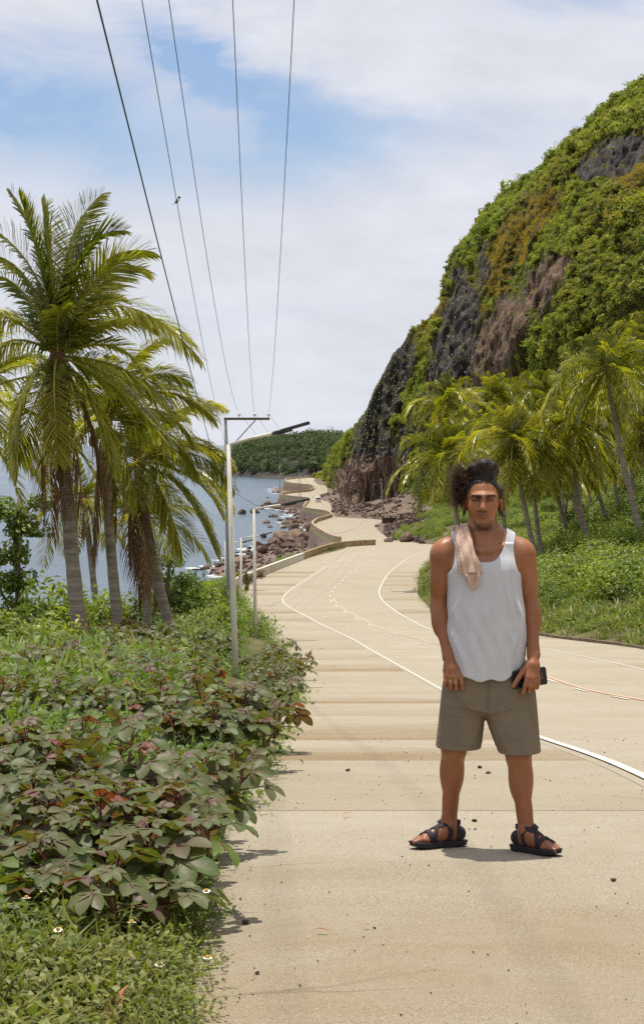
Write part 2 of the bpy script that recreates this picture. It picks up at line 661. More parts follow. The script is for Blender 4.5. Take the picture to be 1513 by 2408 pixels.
def m_cliff():
    q = Mat('cliff_rock')
    p = q.pos()
    z = q.n('ShaderNodeSeparateXYZ', {0: p}).outputs[2]
    n = q.noise(p, .10, 9, .7, (1, 1, .55), .5)
    n2 = q.noise(p, .6, 8, .7, (1, 1, .25))
    dark = q.ramp(n2, [(.30, (.026, .022, .021)), (.5, (.082, .070, .064)), (.70, (.20, .172, .15))])
    brown = q.ramp(n2, [(.30, (.075, .046, .032)), (.5, (.20, .130, .09)), (.70, (.33, .23, .17))])
    fb = q.attr('brown').outputs['Fac']
    c = q.mix(q.rng(q.math('ADD', fb, q.math('MULTIPLY', q.math('SUBTRACT', n, .5), .9)), .35, .65), dark, brown)
    g = q.attr('green').outputs['Fac']
    gr = q.ramp(q.noise(p, .8, 6, .7), [(.3, (.055, .048, .020)), (.55, (.13, .115, .035)), (.8, (.24, .17, .06))])
    c = q.mix(q.rng(q.math('ADD', g, q.math('MULTIPLY', q.math('SUBTRACT', q.noise(p, .35, 6, .7), .5), 1.1)), .38, .62), c, gr)
    return q.fin(c, .95, q.bump(q.math('ADD', n2, q.math('MULTIPLY', q.noise(p, 1.6, 6, .7), .5)), 1.0, 1.3), .2)


M_CON = m_concrete()
M_SOIL = m_ground()
M_SEA = m_sea()
M_BOULDER = m_rock('shore_rock', [(.3, (.060, .044, .035)), (.5, (.155, .112, .086)), (.7, (.28, .21, .165))])
M_DARKROCK = m_rock('dark_rock', [(.3, (.035, .028, .025)), (.5, (.085, .068, .058)), (.72, (.19, .155, .13))], 1.0, .12)
M_GREYROCK = m_rock('grey_rock', [(.3, (.12, .10, .085)), (.5, (.26, .225, .19)), (.72, (.42, .37, .32))], 1.4, .08)
M_CLIFF = m_cliff()


def m_paint(name, col, worn=.5):
    q = Mat(name)
    p = q.pos()
    n = q.noise(p, 14.0, 6, .7)
    c = q.mix(q.rng(n, .40, .62, 0, worn), col, (.55, .47, .34))
    return q.fin(c, .75, None, .3)


M_WHITELINE = m_paint('white_road_paint', (.62, .60, .54), .7)
M_ORANGE = m_paint('orange_road_paint', (.56, .30, .17), .75)


# ---------------------------------------------------------------- ground sheet, sea
def build_ground():
    Y = [-12.0]
    while Y[-1] < 1500:
        y = Y[-1]
        Y.append(y + (.5 if y < 12 else max(.5, .018 * y)))
    Y = np.array(Y)
    off = np.concatenate([[0, .05, .15, .3, .5, .75], np.geomspace(1.0, 160, 46)])
    xl, xr = XL(Y), XR(Y)
    cols = [xl - o for o in off[::-1]] + [xl * (1 - t) + xr * t for t in (.03, .25, .5, .75, .97)] + [xr + o for o in off]
    X = np.stack(cols, 1)
    YY = np.repeat(Y[:, None], X.shape[1], 1)
    Z = ground_z(X, YY)
    Z[:, len(off):len(off) + 5] -= .10
    Z[:, len(off) - 1] -= .02
    Z[:, len(off) + 5] -= .06
    rocky = np.maximum(sstep(1.0, 4.0, (xl[:, None] - X) - FLAT(YY)) * sstep(90, 160, YY), sstep(-.1, .3, (xl[:, None] - X) - FLAT(YY)) * sstep(250, 300, YY))
    rr = X - xr[:, None]
    rocky = np.maximum(rocky, sstep(270, 300, YY) * sstep(60, 20, rr) * (rr > 0) * .9)
    me = make_mesh('ground', np.stack([X, YY, Z], -1).reshape(-1, 3), grid_faces(*X.shape), M_SOIL, True, {'rocky': rocky.ravel()})
    tag(add('ground', me), kind='structure', label='sloping coastal ground on both sides of the road', cat='ground')


build_ground()


def build_sea():
    xs = np.concatenate([-np.geomspace(40000, 30, 60), np.linspace(-20, 20, 9), np.geomspace(30, 40000, 60)])
    ys = np.concatenate([[-3000, -1000, -300, 0], np.geomspace(60, 60000, 110)])
    X, Y = np.meshgrid(xs, ys)
    V = np.stack([X, Y, np.full_like(X, SEA)], -1).reshape(-1, 3)
    tag(add('sea', make_mesh('sea', V, grid_faces(*X.shape), M_SEA)), kind='structure', label='grey blue choppy sea reaching the horizon', cat='sea')


build_sea()


# ---------------------------------------------------------------- concrete road: slabs, far pavement, painted lines, kerb
road = bpy.data.objects.new('road', None)
link(road)
tag(road, 'pale tan concrete road winding down to the coast', 'road', kind='structure')


def slab_mesh(xa, xb, y0, y1, silt, lift):
    ys = np.linspace(y0, y1, 7)
    n = 5
    rows = []
    for y in ys:
        a, b = xa(y), xb(y)
        rows.append(np.stack([np.linspace(a, b, n), np.full(n, y), np.full(n, -DROP(y) + lift)], -1))
    top = np.array(rows)
    V = top.reshape(-1, 3)
    F = [grid_faces(7, n)]
    ring = [i for i in range(n)] + [r * n + n - 1 for r in range(1, 7)] + [6 * n + i for i in range(n - 2, -1, -1)] + [r * n for r in range(5, 0, -1)]
    low = V[ring] - np.array([0, 0, .12])
    k = len(V)
    V = np.concatenate([V, low])
    m = len(ring)
    F.append(np.array([(ring[i], k + i, k + (i + 1) % m, ring[(i + 1) % m]) for i in range(m)]))
    return make_mesh('slab', V, F, M_CON, False, {'silt': np.full(len(V), silt)})


G = .003
edges = [-9.0, -4.3, .3, 5.0, 10.2, 14.35, 18.5]
while edges[-1] < 188:
    edges.append(edges[-1] + 8.8)
joint_shift = 0.0
cols4 = [(lambda y: XL(y), lambda y: LEFT(y) - .13 - G, 1.0), (lambda y: LEFT(y) - .13 + G, lambda y: CENTRE(y) - G, .0),
         (lambda y: CENTRE(y) + G, lambda y: RIGHT(y) + .13 - G, .0), (lambda y: RIGHT(y) + .13 + G, lambda y: XR(y), .9)]
for ci, (fa, fb, sl) in enumerate(cols4):
    for a, b in zip(edges[:-1], edges[1:]):
        a, b = a + joint_shift, b + joint_shift
        add('slab', slab_mesh(fa, fb, a + G, b - G, sl, random.uniform(-.0012, .0015)), road)


def far_pavement():
    Y = np.concatenate([np.linspace(edges[-1] + joint_shift + .01, 280, 60), np.geomspace(281, 1180, 330)])
    t = np.linspace(0, 1, 14)
    X = XL(Y)[:, None] * (1 - t) + XR(Y)[:, None] * t
    V = np.stack([X, np.repeat(Y[:, None], 14, 1), np.repeat(-DROP(Y)[:, None], 14, 1) + .0], -1).reshape(-1, 3)
    add('pavement', make_mesh('pavement', V, grid_faces(len(Y), 14), M_CON, True, {'silt': np.full(len(V), .0)}), road)


far_pavement()


def stripe(name, f, y0, y1, w, mat, lift=.012, step=1.2):
    n = max(2, int((y1 - y0) / step) + 1)
    Y = np.linspace(y0, y1, n)
    d = np.gradient(f(np.linspace(y0 - .01, y1 + .01, n))) / np.gradient(Y)
    k = np.sqrt(1 + d * d)
    x = f(Y)
    V = np.concatenate([np.stack([x - w / 2 * k, Y, -DROP(Y) + lift], -1), np.stack([x + w / 2 * k, Y, -DROP(Y) + lift], -1)])
    F = np.array([(i, n + i, n + i + 1, i + 1) for i in range(n - 1)])
    return add(name, make_mesh(name, V, F, mat), road)


stripe('edge_line', LEFT, -9, 262, .08, M_WHITELINE)
stripe('edge_line', RIGHT, -9, 262, .09, M_WHITELINE)
stripe('orange_line', lambda y: CENTRE(y) + .10, -9, 137, .12, M_ORANGE, .013)
y = -6.0
while y < 258:
    stripe('lane_dash', lambda q: CENTRE(q) - .12, y, y + 3.0, .09, M_WHITELINE, .016)
    y += 7.6


def ribbon_box(mb, X, Y, Z, h, th, side=1, m=0):
    """wall along a line: top height h over Z, thickness th to the side"""
    P = np.stack([X, Y], -1)
    T = np.gradient(P, axis=0)
    T /= np.linalg.norm(T, axis=1)[:, None]
    N = np.stack([-T[:, 1], T[:, 0]], -1) * side
    h = np.broadcast_to(h, X.shape)
    a0 = np.column_stack([P, Z - .5])
    a1 = np.column_stack([P, Z + h])
    b1 = np.column_stack([P + N * th, Z + h])
    b0 = np.column_stack([P + N * th, Z - 5.0 if th > .4 else Z - .5])
    n = len(X)
    V = np.concatenate([a0, a1, b1, b0])
    F = []
    for i in range(n - 1):
        for k in range(4):
            l = (k + 1) % 4
            F.append((k * n + i, k * n + i + 1, l * n + i + 1, l * n + i))
    F.append((0, n, 2 * n, 3 * n))
    F.append((n - 1, 4 * n - 1, 3 * n - 1, 2 * n - 1))
    mb.put(V, np.array(F), m)


M_KERB = plain('dark_kerb_stone', (.17, .13, .085), .9, .3, 3.0, .01)
mb = MB()
ky = np.linspace(50, 112, 120)
ribbon_box(mb, XR(ky) + .03 + .06 * fbm(ky * .3, 0 * ky, seed=2), ky, -DROP(ky), .12 + .05 * fbm(ky * .7, 0 * ky, seed=4), .2, -1)
kb = mb.build('kerb', M_KERB)
tag(kb, 'rough dark kerb between the concrete and the green slope', 'kerb', kind='structure')

# ---------------------------------------------------------------- sea walls and parapets
M_WALLW = plain('white_washed_concrete', (.58, .53, .46), .9, .22, 1.4, .02)
M_WALLB = plain('stained_brown_concrete', (.33, .23, .125), .9, .35, 1.2, .02)
M_WALLT = plain('tan_concrete_parapet', (.40, .30, .18), .9, .28, .7, .02)


def seawall(y0, y1, n, h, th, mat, label, off=0.0):
    m_ = MB()
    Y_ = np.linspace(y0, y1, n)
    ribbon_box(m_, XL(Y_) - off, Y_, -DROP(Y_), h, th, 1)
    o = m_.build('sea_wall', mat)
    tag(o, label, 'wall', 'sea walls along the road')


ya = road_pt(*z3(660, 1005))[1]
yb = road_pt(882, 1281.6)[1]
seawall(147, ya, 60, .78, .35, M_WALLW, 'low whitewashed sea wall on the outer edge of the first bend')
# the brown length leaves the road edge and runs on towards the middle
m_ = MB()
bx, by = zip(*[road_pt(*z3(a, b)) for a, b in ((661, 1004), (760, 965), (850, 938), (920, 926), (1010, 919), (1105, 914))])
tt = np.linspace(0, 1, 40)
ti = np.linspace(0, 1, len(bx))
BX, BY = np.interp(tt, ti, bx), np.interp(tt, ti, by)
ribbon_box(m_, BX, BY, -DROP(BY) - .05, .85, .35, 1)
tag(m_.build('sea_wall', M_WALLB), 'brown stained sea wall continuing the white one to its free end', 'wall', 'sea walls along the road')
yf = [road_pt(*z3(a, b))[1] for a, b in ((890, 900), (835, 735), (655, 688), (510, 605), (720, 560), (740, 487))]
seawall(yf[0], yf[1] - 2, 70, .95, .5, M_WALLT, 'pale parapet curving round the second bend above the boulders')
seawall(yf[1], yf[2], 50, .95, .5, M_WALLT, 'pale parapet running left to the shore behind the second bend')
seawall(yf[2] + 8, yf[3], 50, .95, .5, M_WALLT, 'pale parapet beside the white van')
seawall(yf[3] + 6, yf[4], 50, .95, .5, M_WALLT, 'tan parapet under the two thin utility poles')
seawall(yf[4] + 5, yf[5], 60, 1.0, .5, M_WALLT, 'farthest pale parapet looping out before the headland')


# ---------------------------------------------------------------- the hill and its cliff
RIDGE = [(740, 1118, 1180), (758, 1110, 1100), (785, 1055, 950), (818, 1022, 790), (842, 988, 690), (860, 965, 625), (878, 920, 605), (905, 868, 600), (948, 800, 595), (1010, 742, 585), (1052, 704, 570),
         (1064, 628, 565), (1096, 562, 555), (1138, 494, 535), (1208, 434, 505), (1278, 384, 475), (1358, 304, 445), (1440, 224, 420), (1513, 188, 400), (1620, 130, 380), (1800, 70, 360), (2100, 60, 330)]
FOOT = [(735, 1128, 1170), (754, 1125, 1090), (772, 1146, 930), (786, 1166, 770), (800, 1180, 690), (815, 1192, 640), (836, 1206, 600), (870, 1210, 590), (905, 1215, 575), (940, 1218, 560), (965, 1222, 540),
        (990, 1226, 520), (1015, 1228, 500), (1045, 1228, 470), (1085, 1224, 430), (1130, 1215, 400), (1190, 1200, 370), (1260, 1185, 340), (1340, 1170, 310), (1450, 1160, 290), (1650, 1150, 270), (2000, 1140, 250)]


def hill_surface():
    k = np.arange(len(RIDGE))
    R = np.array([at(*q) for q in RIDGE])
    Fo = np.array([at(*q) for q in FOOT])
    nc = 560
    t = np.linspace(0, len(RIDGE) - 1, nc)
    Ri = np.stack([pchip(k, R[:, i])(t) for i in range(3)], -1)
    Fi = np.stack([pchip(k, Fo[:, i])(t) for i in range(3)], -1)
    ns = 200
    s = np.linspace(-.06, 1, ns)
    S = s[:, None, None]
    e = 1.0 + .75 * sstep(4.5, 7, t) - .35 * sstep(13, 17, t)
    hz = np.clip(s[:, None], 0, 1) ** e[None, :]
    P = np.empty((ns, nc, 3))
    P[..., 0] = Fi[:, 0] * (1 - hz) + Ri[:, 0] * hz
    P[..., 1] = Fi[:, 1] * (1 - hz) + Ri[:, 1] * hz
    P[..., 2] = (Fi[:, 2] * (1 - S[..., 0]) + Ri[:, 2] * S[..., 0])
    win = sstep(-.02, .12, s)[:, None] * (1 - .8 * sstep(.8, 1.0, s)[:, None])
    T = np.repeat(t[None], ns, 0)
    SS = np.repeat(s[:, None], nc, 1)
    # buttresses stepping towards the road
    push = 15 * sstep(12.6, 12.95, T + .12 * fbm(SS * 5, T * 0, seed=21)) * sstep(.10, .35, SS) * (1 - sstep(.82, .98, SS))
    push += 8 * sstep(9.4, 9.7, T + .2 * fbm(SS * 4, T * 0, seed=22)) * (1 - sstep(.8, .95, SS)) * sstep(.25, .4, SS)
    push -= 6 * np.exp(-((T - 14.6) / .5) ** 2) * sstep(.2, .4, SS) * (1 - sstep(.75, .9, SS))
    big = fbm(P[..., 0] * .035, P[..., 1] * .018, P[..., 2] * .03, 4, 31) * 9
    gul = -np.abs(fbm(T * 2.3, SS * 1.2, 0, 4, 33)) * 9
    small = fbm(P[..., 0] * .22, P[..., 1] * .12, P[..., 2] * .16, 5, 35, .65) * 4.0
    small = small + (.5 - np.abs(fbm(P[..., 0] * .33, P[..., 1] * .2, P[..., 2] * .10, 3, 37, .6)) * 2.2) * 2.2
    d = (push + (big + gul) + small) * win
    P[..., 1] -= d * .85
    P[..., 0] -= d * .30
    P[..., 2] += small * .35 * win
    # crest bumps, then the back of the hill
    P[-1, :, 2] += fbm(t * 6, 0 * t, 0, 3, 41) * 1.0
    back = []
    for dy, dz in ((9, .6), (22, 0), (55, -14), (120, -60)):
        B = P[-1].copy()
        B[:, 1] += dy
        B[:, 0] += dy * .5
        B[:, 2] += dz
        back.append(B)
    P = np.concatenate([P, np.array(back)])
    return P, t, s


HP, HT, HS = hill_surface()
nhs = len(HS)


def inpoly(px, py, poly):
    inside = np.zeros(px.shape, bool)
    n = len(poly)
    for i in range(n):
        x1, y1 = poly[i]
        x2, y2 = poly[(i + 1) % n]
        c = ((y1 > py) != (y2 > py)) & (px < (x2 - x1) * (py - y1) / (y2 - y1 + 1e-12) + x1)
        inside ^= c
    return inside


# bare rock patches on the hillside, where they are on the hill
BARE = [[(835, 1085), (842, 985), (870, 905), (905, 845), (935, 795), (985, 800), (985, 860), (945, 930), (925, 1000), (915, 1060), (890, 1085)],
        [(1005, 905), (1035, 770), (1058, 690), (1066, 630), (1090, 640), (1125, 700), (1125, 800), (1100, 910)],
        [(905, 1075), (960, 985), (1000, 935), (1010, 990), (960, 1075)],
        [(1100, 905), (1125, 790), (1180, 705), (1240, 715), (1230, 800), (1180, 870), (1150, 905)],
        [(1235, 715), (1250, 640), (1290, 600), (1345, 605), (1330, 660), (1290, 690), (1270, 735)],
        [(1340, 415), (1400, 350), (1513, 305), (1513, 350), (1480, 405), (1380, 425)],
        [(1120, 640), (1138, 560), (1150, 600), (1130, 690)],
        [(832, 1240), (838, 1062), (960, 1072), (945, 1240)],
        [(772, 1170), (800, 1110), (840, 1070), (840, 1215)]]
DRY = [[(1110, 720), (1150, 590), (1200, 510), (1290, 440), (1330, 470), (1270, 540), (1230, 620), (1190, 690)],
       [(990, 770), (1050, 690), (1062, 720), (1010, 790)], [(1440, 440), (1513, 360), (1513, 430), (1480, 450)],
       [(1080, 890), (1125, 720), (1145, 730), (1110, 890)], [(1090, 920), (1200, 850), (1240, 860), (1200, 910)]]


def soft(px, py, polys, jit=9, seed=50, grow=0):
    qx = px + jit * fbm(px * .03, py * .03, 0, 4, seed)
    qy = py + jit * fbm(px * .03, py * .03, 3.3, 4, seed + 7)
    r = np.zeros(px.shape, bool)
    for p in polys:
        r |= inpoly(qx, qy, p)
        if grow:
            for dx, dy in ((grow, 0), (-grow, 0), (0, grow), (0, -grow)):
                r |= inpoly(qx + dx, qy + dy, p)
    return r


hu, hv = project(HP)
bare = soft(hu, hv, BARE, 22).astype(float)
HBARE = bare
green = 1 - bare
brown = np.clip(sstep(-1.5, -5, HP[..., 2]) * 1.0 + soft(hu, hv, [BARE[3], BARE[4], BARE[8]]) * .8, 0, 1)
hill = add('hill', make_mesh('hill', HP.reshape(-1, 3), grid_faces(*HP.shape[:2]), M_CLIFF, True, {'green': green.ravel(), 'brown': brown.ravel()}))
tag(hill, 'steep green hill ending in a dark rock cliff above the road', 'hill', kind='structure')

# rock-fall net anchors on the cliff
mb = MB()
nodes_ = np.argwhere((HBARE[:nhs] > .5) & soft(hu[:nhs], hv[:nhs], [BARE[0], BARE[1], BARE[2]], 10))
sel = [(i, j) for i, j in nodes_ if i % 9 == (4 * ((j // 12) % 2)) and j % 12 == 0]
for i, j in sel:
    p = HP[i, j] + np.array([-.3, -.5, .1])
    mb.ell(p, (.13, .10, .13), 6, 4)
M_STEEL = plain('pale_metal_plate', (.75, .75, .75), .5, .05)
if sel:
    tag(mb.build('net_anchors', M_STEEL, hill), kind='stuff')


# ---------------------------------------------------------------- far headland
M_HEAD = m_rock('headland_rock', [(.3, (.030, .027, .024)), (.5, (.062, .055, .048)), (.72, (.11, .10, .085))], .08, 1.5)


def headland():
    xs = np.linspace(-190, 190, 100)
    ys = np.linspace(1180, 2100, 90)
    X, Y = np.meshgrid(xs, ys)
    r = np.sqrt(((X - 25) / 122) ** 2 + ((Y - 1720) / 300) ** 2)
    top = 30.5 * np.clip(1 - r ** 2.6, 0, 1) ** .55
    shore = 2.2 * sstep(1.2, .9, np.sqrt(((X - 30) / 88) ** 2 + ((Y - 1600) / 300) ** 2))
    Z = -26.2 + np.maximum(top, shore) + fbm(X * .03, Y * .03, seed=60) * 1.6
    me = make_mesh('headland', np.stack([X, Y, Z], -1).reshape(-1, 3), grid_faces(*X.shape), M_HEAD, True)
    tag(add('headland', me), 'low dark headland across the bay', 'headland', kind='structure')
    return X, Y, Z


HX, HY, HZ = headland()

# ================================================================ foliage
M_HILLLEAF = leaf_mat('hill_foliage', [(.1, (.075, .105, .016)), (.45, (.20, .245, .038)), (.8, (.38, .40, .080))], .6, .42,
                      hue=[(.1, (.20, .115, .014)), (.5, (.42, .255, .035)), (.9, (.58, .36, .07))])
M_BUSH = leaf_mat('bush_leaves', [(.1, (.042, .072, .012)), (.45, (.135, .180, .028)), (.85, (.29, .325, .058))], .45, .38)
M_BRIGHT = leaf_mat('bright_bush_leaves', [(.1, (.065, .105, .012)), (.45, (.190, .245, .030)), (.85, (.36, .395, .07))], .45, .4)
M_WEED = leaf_mat('weed_leaves', [(.1, (.045, .085, .012)), (.45, (.125, .190, .028)), (.85, (.26, .33, .065))], .5, .38,
                  hue=[(.1, (.10, .09, .02)), (.5, (.22, .19, .05)), (.9, (.34, .28, .09))])
M_JAT = leaf_mat('jatropha_leaves', [(.0, (.150, .215, .030)), (.2, (.090, .140, .028)), (.42, (.085, .118, .036)), (.62, (.125, .140, .050)), (.80, (.135, .085, .066)), (.95, (.20, .050, .036))], .48, .30, .32, tmul=(1.7, 1.5, .4), vein=(.20, .11, .09))
M_WOODS = leaf_mat('far_wood_foliage', [(.1, (.034, .058, .022)), (.5, (.085, .120, .044)), (.9, (.165, .20, .075))], .7, .2)
M_PALM = leaf_mat('palm_leaflets', [(.05, (.055, .080, .010)), (.38, (.165, .185, .022)), (.7, (.34, .33, .046)), (.96, (.54, .47, .12))], .30, .45, .55, tmul=(1.45, 1.45, .35))
M_DEAD = leaf_mat('dead_palm_leaflets', [(.05, (.11, .060, .030)), (.5, (.22, .125, .062)), (.9, (.34, .22, .12))], .7, .2, .2)
M_RACHIS = plain('frond_rib', (.30, .27, .06), .5, .3, 3.0)
M_RACHISD = plain('dead_frond_rib', (.26, .16, .085), .7, .3, 3.0)
M_STEM = plain('reddish_stem', (.13, .050, .030), .6, .3, 20.0)
M_GSTEM = plain('green_stem', (.12, .16, .04), .6, .3, 20.0)
M_BARK = plain('grey_bark', (.16, .125, .09), .95, .35, 3.0, .03)


def m_trunk():
    q = Mat('palm_trunk')
    p = q.obj()
    rings = q.noise(p, 1.0, 3, .6, (1.0, 1.0, 10.0))
    w = q.noise(p, 3.0, 5, .6)
    c = q.ramp(q.math('ADD', q.math('MULTIPLY', rings, .7), q.math('MULTIPLY', w, .3)), [(.32, (.14, .115, .088)), (.5, (.26, .22, .172)), (.68, (.38, .33, .27))])
    return q.fin(c, .95, q.bump(rings, .8, .03), .2)


M_TRUNK = m_trunk()
M_COCO = plain('green_coconut', (.17, .20, .03), .5, .3, 3.0)


def leaf_blob(n, size, lobes, seed, flat=.8, aspect=.5, up=.35):
    """leafy mass inside a unit-radius dome: n folded leaves -> V, F, rnd"""
    r = np.random.default_rng(seed)
    c = r.normal(0, 1, (lobes, 3))
    c /= np.linalg.norm(c, axis=1)[:, None]
    c *= r.uniform(.25, .68, (lobes, 1))
    c[:, 2] = np.abs(c[:, 2]) * flat + .25
    rad = r.uniform(.28, .52, lobes)
    k = r.integers(0, lobes, n)
    d = r.normal(0, 1, (n, 3))
    d /= np.linalg.norm(d, axis=1)[:, None]
    p = c[k] + d * (rad[k] * r.uniform(.55, 1.08, n) ** .6)[:, None]
    p[:, 2] = np.abs(p[:, 2])
    nrm = d + np.array([0, 0, up]) + r.normal(0, .45, (n, 3))
    nrm /= np.linalg.norm(nrm, axis=1)[:, None]
    t = np.cross(nrm, r.normal(0, 1, (n, 3)))
    t /= np.linalg.norm(t, axis=1)[:, None]
    b = np.cross(nrm, t)
    L = size * r.uniform(.6, 1.3, (n, 1))
    V = np.stack([p - t * L * .5, p + b * L * aspect * .5 + nrm * L * .10, p + t * L * .5, p - b * L * aspect * .5 + nrm * L * .10], 1).reshape(-1, 3)
    F = np.arange(4 * n).reshape(n, 4)
    tone = np.clip(.5 + .22 * r.normal(0, 1, lobes)[k] + .17 * r.normal(0, 1, n), 0, 1)
    return V, F, np.repeat(tone, 4)


def blob_mesh(name, mat, *a, **k):
    V, F, t = leaf_blob(*a, **k)
    return make_mesh(name, V, F, mat, False, {'rnd': t})


def scatter(name, protos, P, S, R, pid, label, cat, hue=None):
    """one stuff object: prototypes spread over points"""
    me = bpy.data.meshes.new(name)
    n = len(P)
    me.vertices.add(n)
    me.vertices.foreach_set('co', np.asarray(P, np.float32).ravel())
    S = np.asarray(S, np.float32)
    if S.ndim == 1:
        S = np.repeat(S[:, None], 3, 1)
    for nm, ty, a in (('scl', 'FLOAT_VECTOR', S), ('rotv', 'FLOAT_VECTOR', np.asarray(R, np.float32)), ('pid', 'INT', np.asarray(pid, np.int32)),
                      ('hue', 'FLOAT', np.zeros(n, np.float32) if hue is None else np.asarray(hue, np.float32))):
        at_ = me.attributes.new(nm, ty, 'POINT')
        at_.data.foreach_set('vector' if ty == 'FLOAT_VECTOR' else 'value', a.ravel())
    ng = bpy.data.node_groups.new(name + '_nodes', 'GeometryNodeTree')
    ng.interface.new_socket('Geometry', in_out='INPUT', socket_type='NodeSocketGeometry')
    ng.interface.new_socket('Geometry', in_out='OUTPUT', socket_type='NodeSocketGeometry')
    gi, go = ng.nodes.new('NodeGroupInput'), ng.nodes.new('NodeGroupOutput')
    mp = ng.nodes.new('GeometryNodeMeshToPoints')
    ng.links.new(gi.outputs[0], mp.inputs[0])
    jn = ng.nodes.new('GeometryNodeJoinGeometry')

    def na(nm, ty):
        q = ng.nodes.new('GeometryNodeInputNamedAttribute')
        q.data_type = ty
        q.inputs[0].default_value = nm
        return q.outputs[0]
    sc_, ro, pi_ = na('scl', 'FLOAT_VECTOR'), na('rotv', 'FLOAT_VECTOR'), na('pid', 'INT')
    for i, pm in enumerate(protos):
        po = bpy.data.objects.new(name + '_piece', pm)
        oi = ng.nodes.new('GeometryNodeObjectInfo')
        oi.inputs['Object'].default_value = po
        ip = ng.nodes.new('GeometryNodeInstanceOnPoints')
        cp = ng.nodes.new('FunctionNodeCompare')
        cp.data_type = 'INT'
        cp.operation = 'EQUAL'
        ng.links.new(pi_, cp.inputs[2])
        cp.inputs[3].default_value = i
        ng.links.new(mp.outputs[0], ip.inputs['Points'])
        ng.links.new(cp.outputs[0], ip.inputs['Selection'])
        ng.links.new(oi.outputs['Geometry'], ip.inputs['Instance'])
        ng.links.new(ro, ip.inputs['Rotation'])
        ng.links.new(sc_, ip.inputs['Scale'])
        ng.links.new(ip.outputs[0], jn.inputs[0])
    ng.links.new(jn.outputs[0], go.inputs[0])
    o = add(name, me)
    md = o.modifiers.new('scatter', 'NODES')
    md.node_group = ng
    return tag(o, label, cat, kind='stuff')


# ---------------------------------------------------------------- hillside cover
hill_protos = [blob_mesh('hill_bush', M_HILLLEAF, 230, .30, 7, 100 + i) for i in range(4)] + [blob_mesh('hill_tuft', M_HILLLEAF, 130, .24, 4, 120 + i, flat=1.2, aspect=.25) for i in range(2)]


def hill_cover():
    r = np.random.default_rng(5)
    n = 52000
    i = r.integers(2, nhs + 1, n)
    j = (r.beta(1.0, .9, n) * (HP.shape[1] - 2)).astype(int)
    a, b = r.random(n), r.random(n)
    i2 = np.minimum(i + 1, HP.shape[0] - 1)
    P = HP[i, j] * ((1 - a) * (1 - b))[:, None] + HP[i2, j] * (a * (1 - b))[:, None] + HP[i, j + 1] * ((1 - a) * b)[:, None] + HP[i2, j + 1] * (a * b)[:, None]
    u, v = project(P)
    ba = soft(u, v, BARE, 22, 50, 11)
    ba |= inpoly(u, v, [(826, 1250), (832, 1056), (962, 1066), (950, 1250)])
    nz = fbm(P[:, 0] * .08, P[:, 1] * .05, P[:, 2] * .08, 4, 71)
    dry = soft(u, v, DRY, 22, 80) & (nz > -.6)
    keep = (~ba) | ((r.random(n) < .14) & (v < 1055))
    keep &= (u < 1750)
    # thin out a little where earth shows
    keep &= (nz > -.22) | (r.random(n) < .30)
    s = r.uniform(.55, 1.25, n) * (1 + 1.1 * (nz > .15) * r.random(n))
    s = np.where(dry, r.uniform(.6, 1.15, n), s)
    s = np.where(ba, r.uniform(.3, .75, n), s)
    crest = i >= nhs - 2
    s = np.where(crest & (r.random(n) < .12), s * 1.8, s)
    pid = np.where(dry | ba, r.integers(4, 6, n), np.where(r.random(n) < .25, r.integers(4, 6, n), r.integers(0, 4, n)))
    big = fbm(P[:, 0] * .03, P[:, 1] * .02, P[:, 2] * .03, 3, 77)
    hue = np.clip(np.where(dry, r.uniform(.55, 1.0, n), np.clip(.10 + .45 * big + .10 * r.normal(0, 1, n), 0, .55)), 0, 1)
    R = np.stack([r.normal(.15, .25, n), r.normal(0, .25, n), r.uniform(0, 6.28, n)], -1)
    P[:, 2] -= .25 * s
    P[:, 1] -= .3 * s
    k = keep
    S = np.stack([s * r.uniform(.7, 1.5, n), s * r.uniform(.7, 1.3, n), s * r.uniform(.5, 1.3, n)], -1)
    scatter('hill_vegetation', hill_protos, P[k], S[k], R[k], pid[k], 'dense green bushes and ochre dry grass clothing the hillside', 'vegetation', hue[k])


hill_cover()


def woods():
    r = np.random.default_rng(6)
    pr = [blob_mesh('far_crown', M_WOODS, 260, .24, 9, 140 + i, flat=1.0) for i in range(4)]
    n = 13000
    i, j = (r.random(n) ** 1.5 * (HX.shape[0] - 1)).astype(int), r.integers(0, HX.shape[1] - 1, n)
    P = np.stack([HX[i, j] + r.uniform(-2, 2, n), HY[i, j] + r.uniform(-5, 5, n), HZ[i, j]], -1)
    k = (P[:, 2] > -22.8) & (P[:, 1] < 1950)
    s = (2.4 + 6.0 * r.random(n) ** 2) * (1 + .45 * fbm(P[:, 0] * .04, P[:, 1] * .012, 0, 3, 66))
    P[:, 2] -= .8
    scatter('headland_forest', pr, P[k], s[k], np.stack([0 * s, 0 * s, r.uniform(0, 6.28, n)], -1)[k], r.integers(0, 4, n)[k],
            'dark green forest covering the headland across the bay', 'forest')


woods()

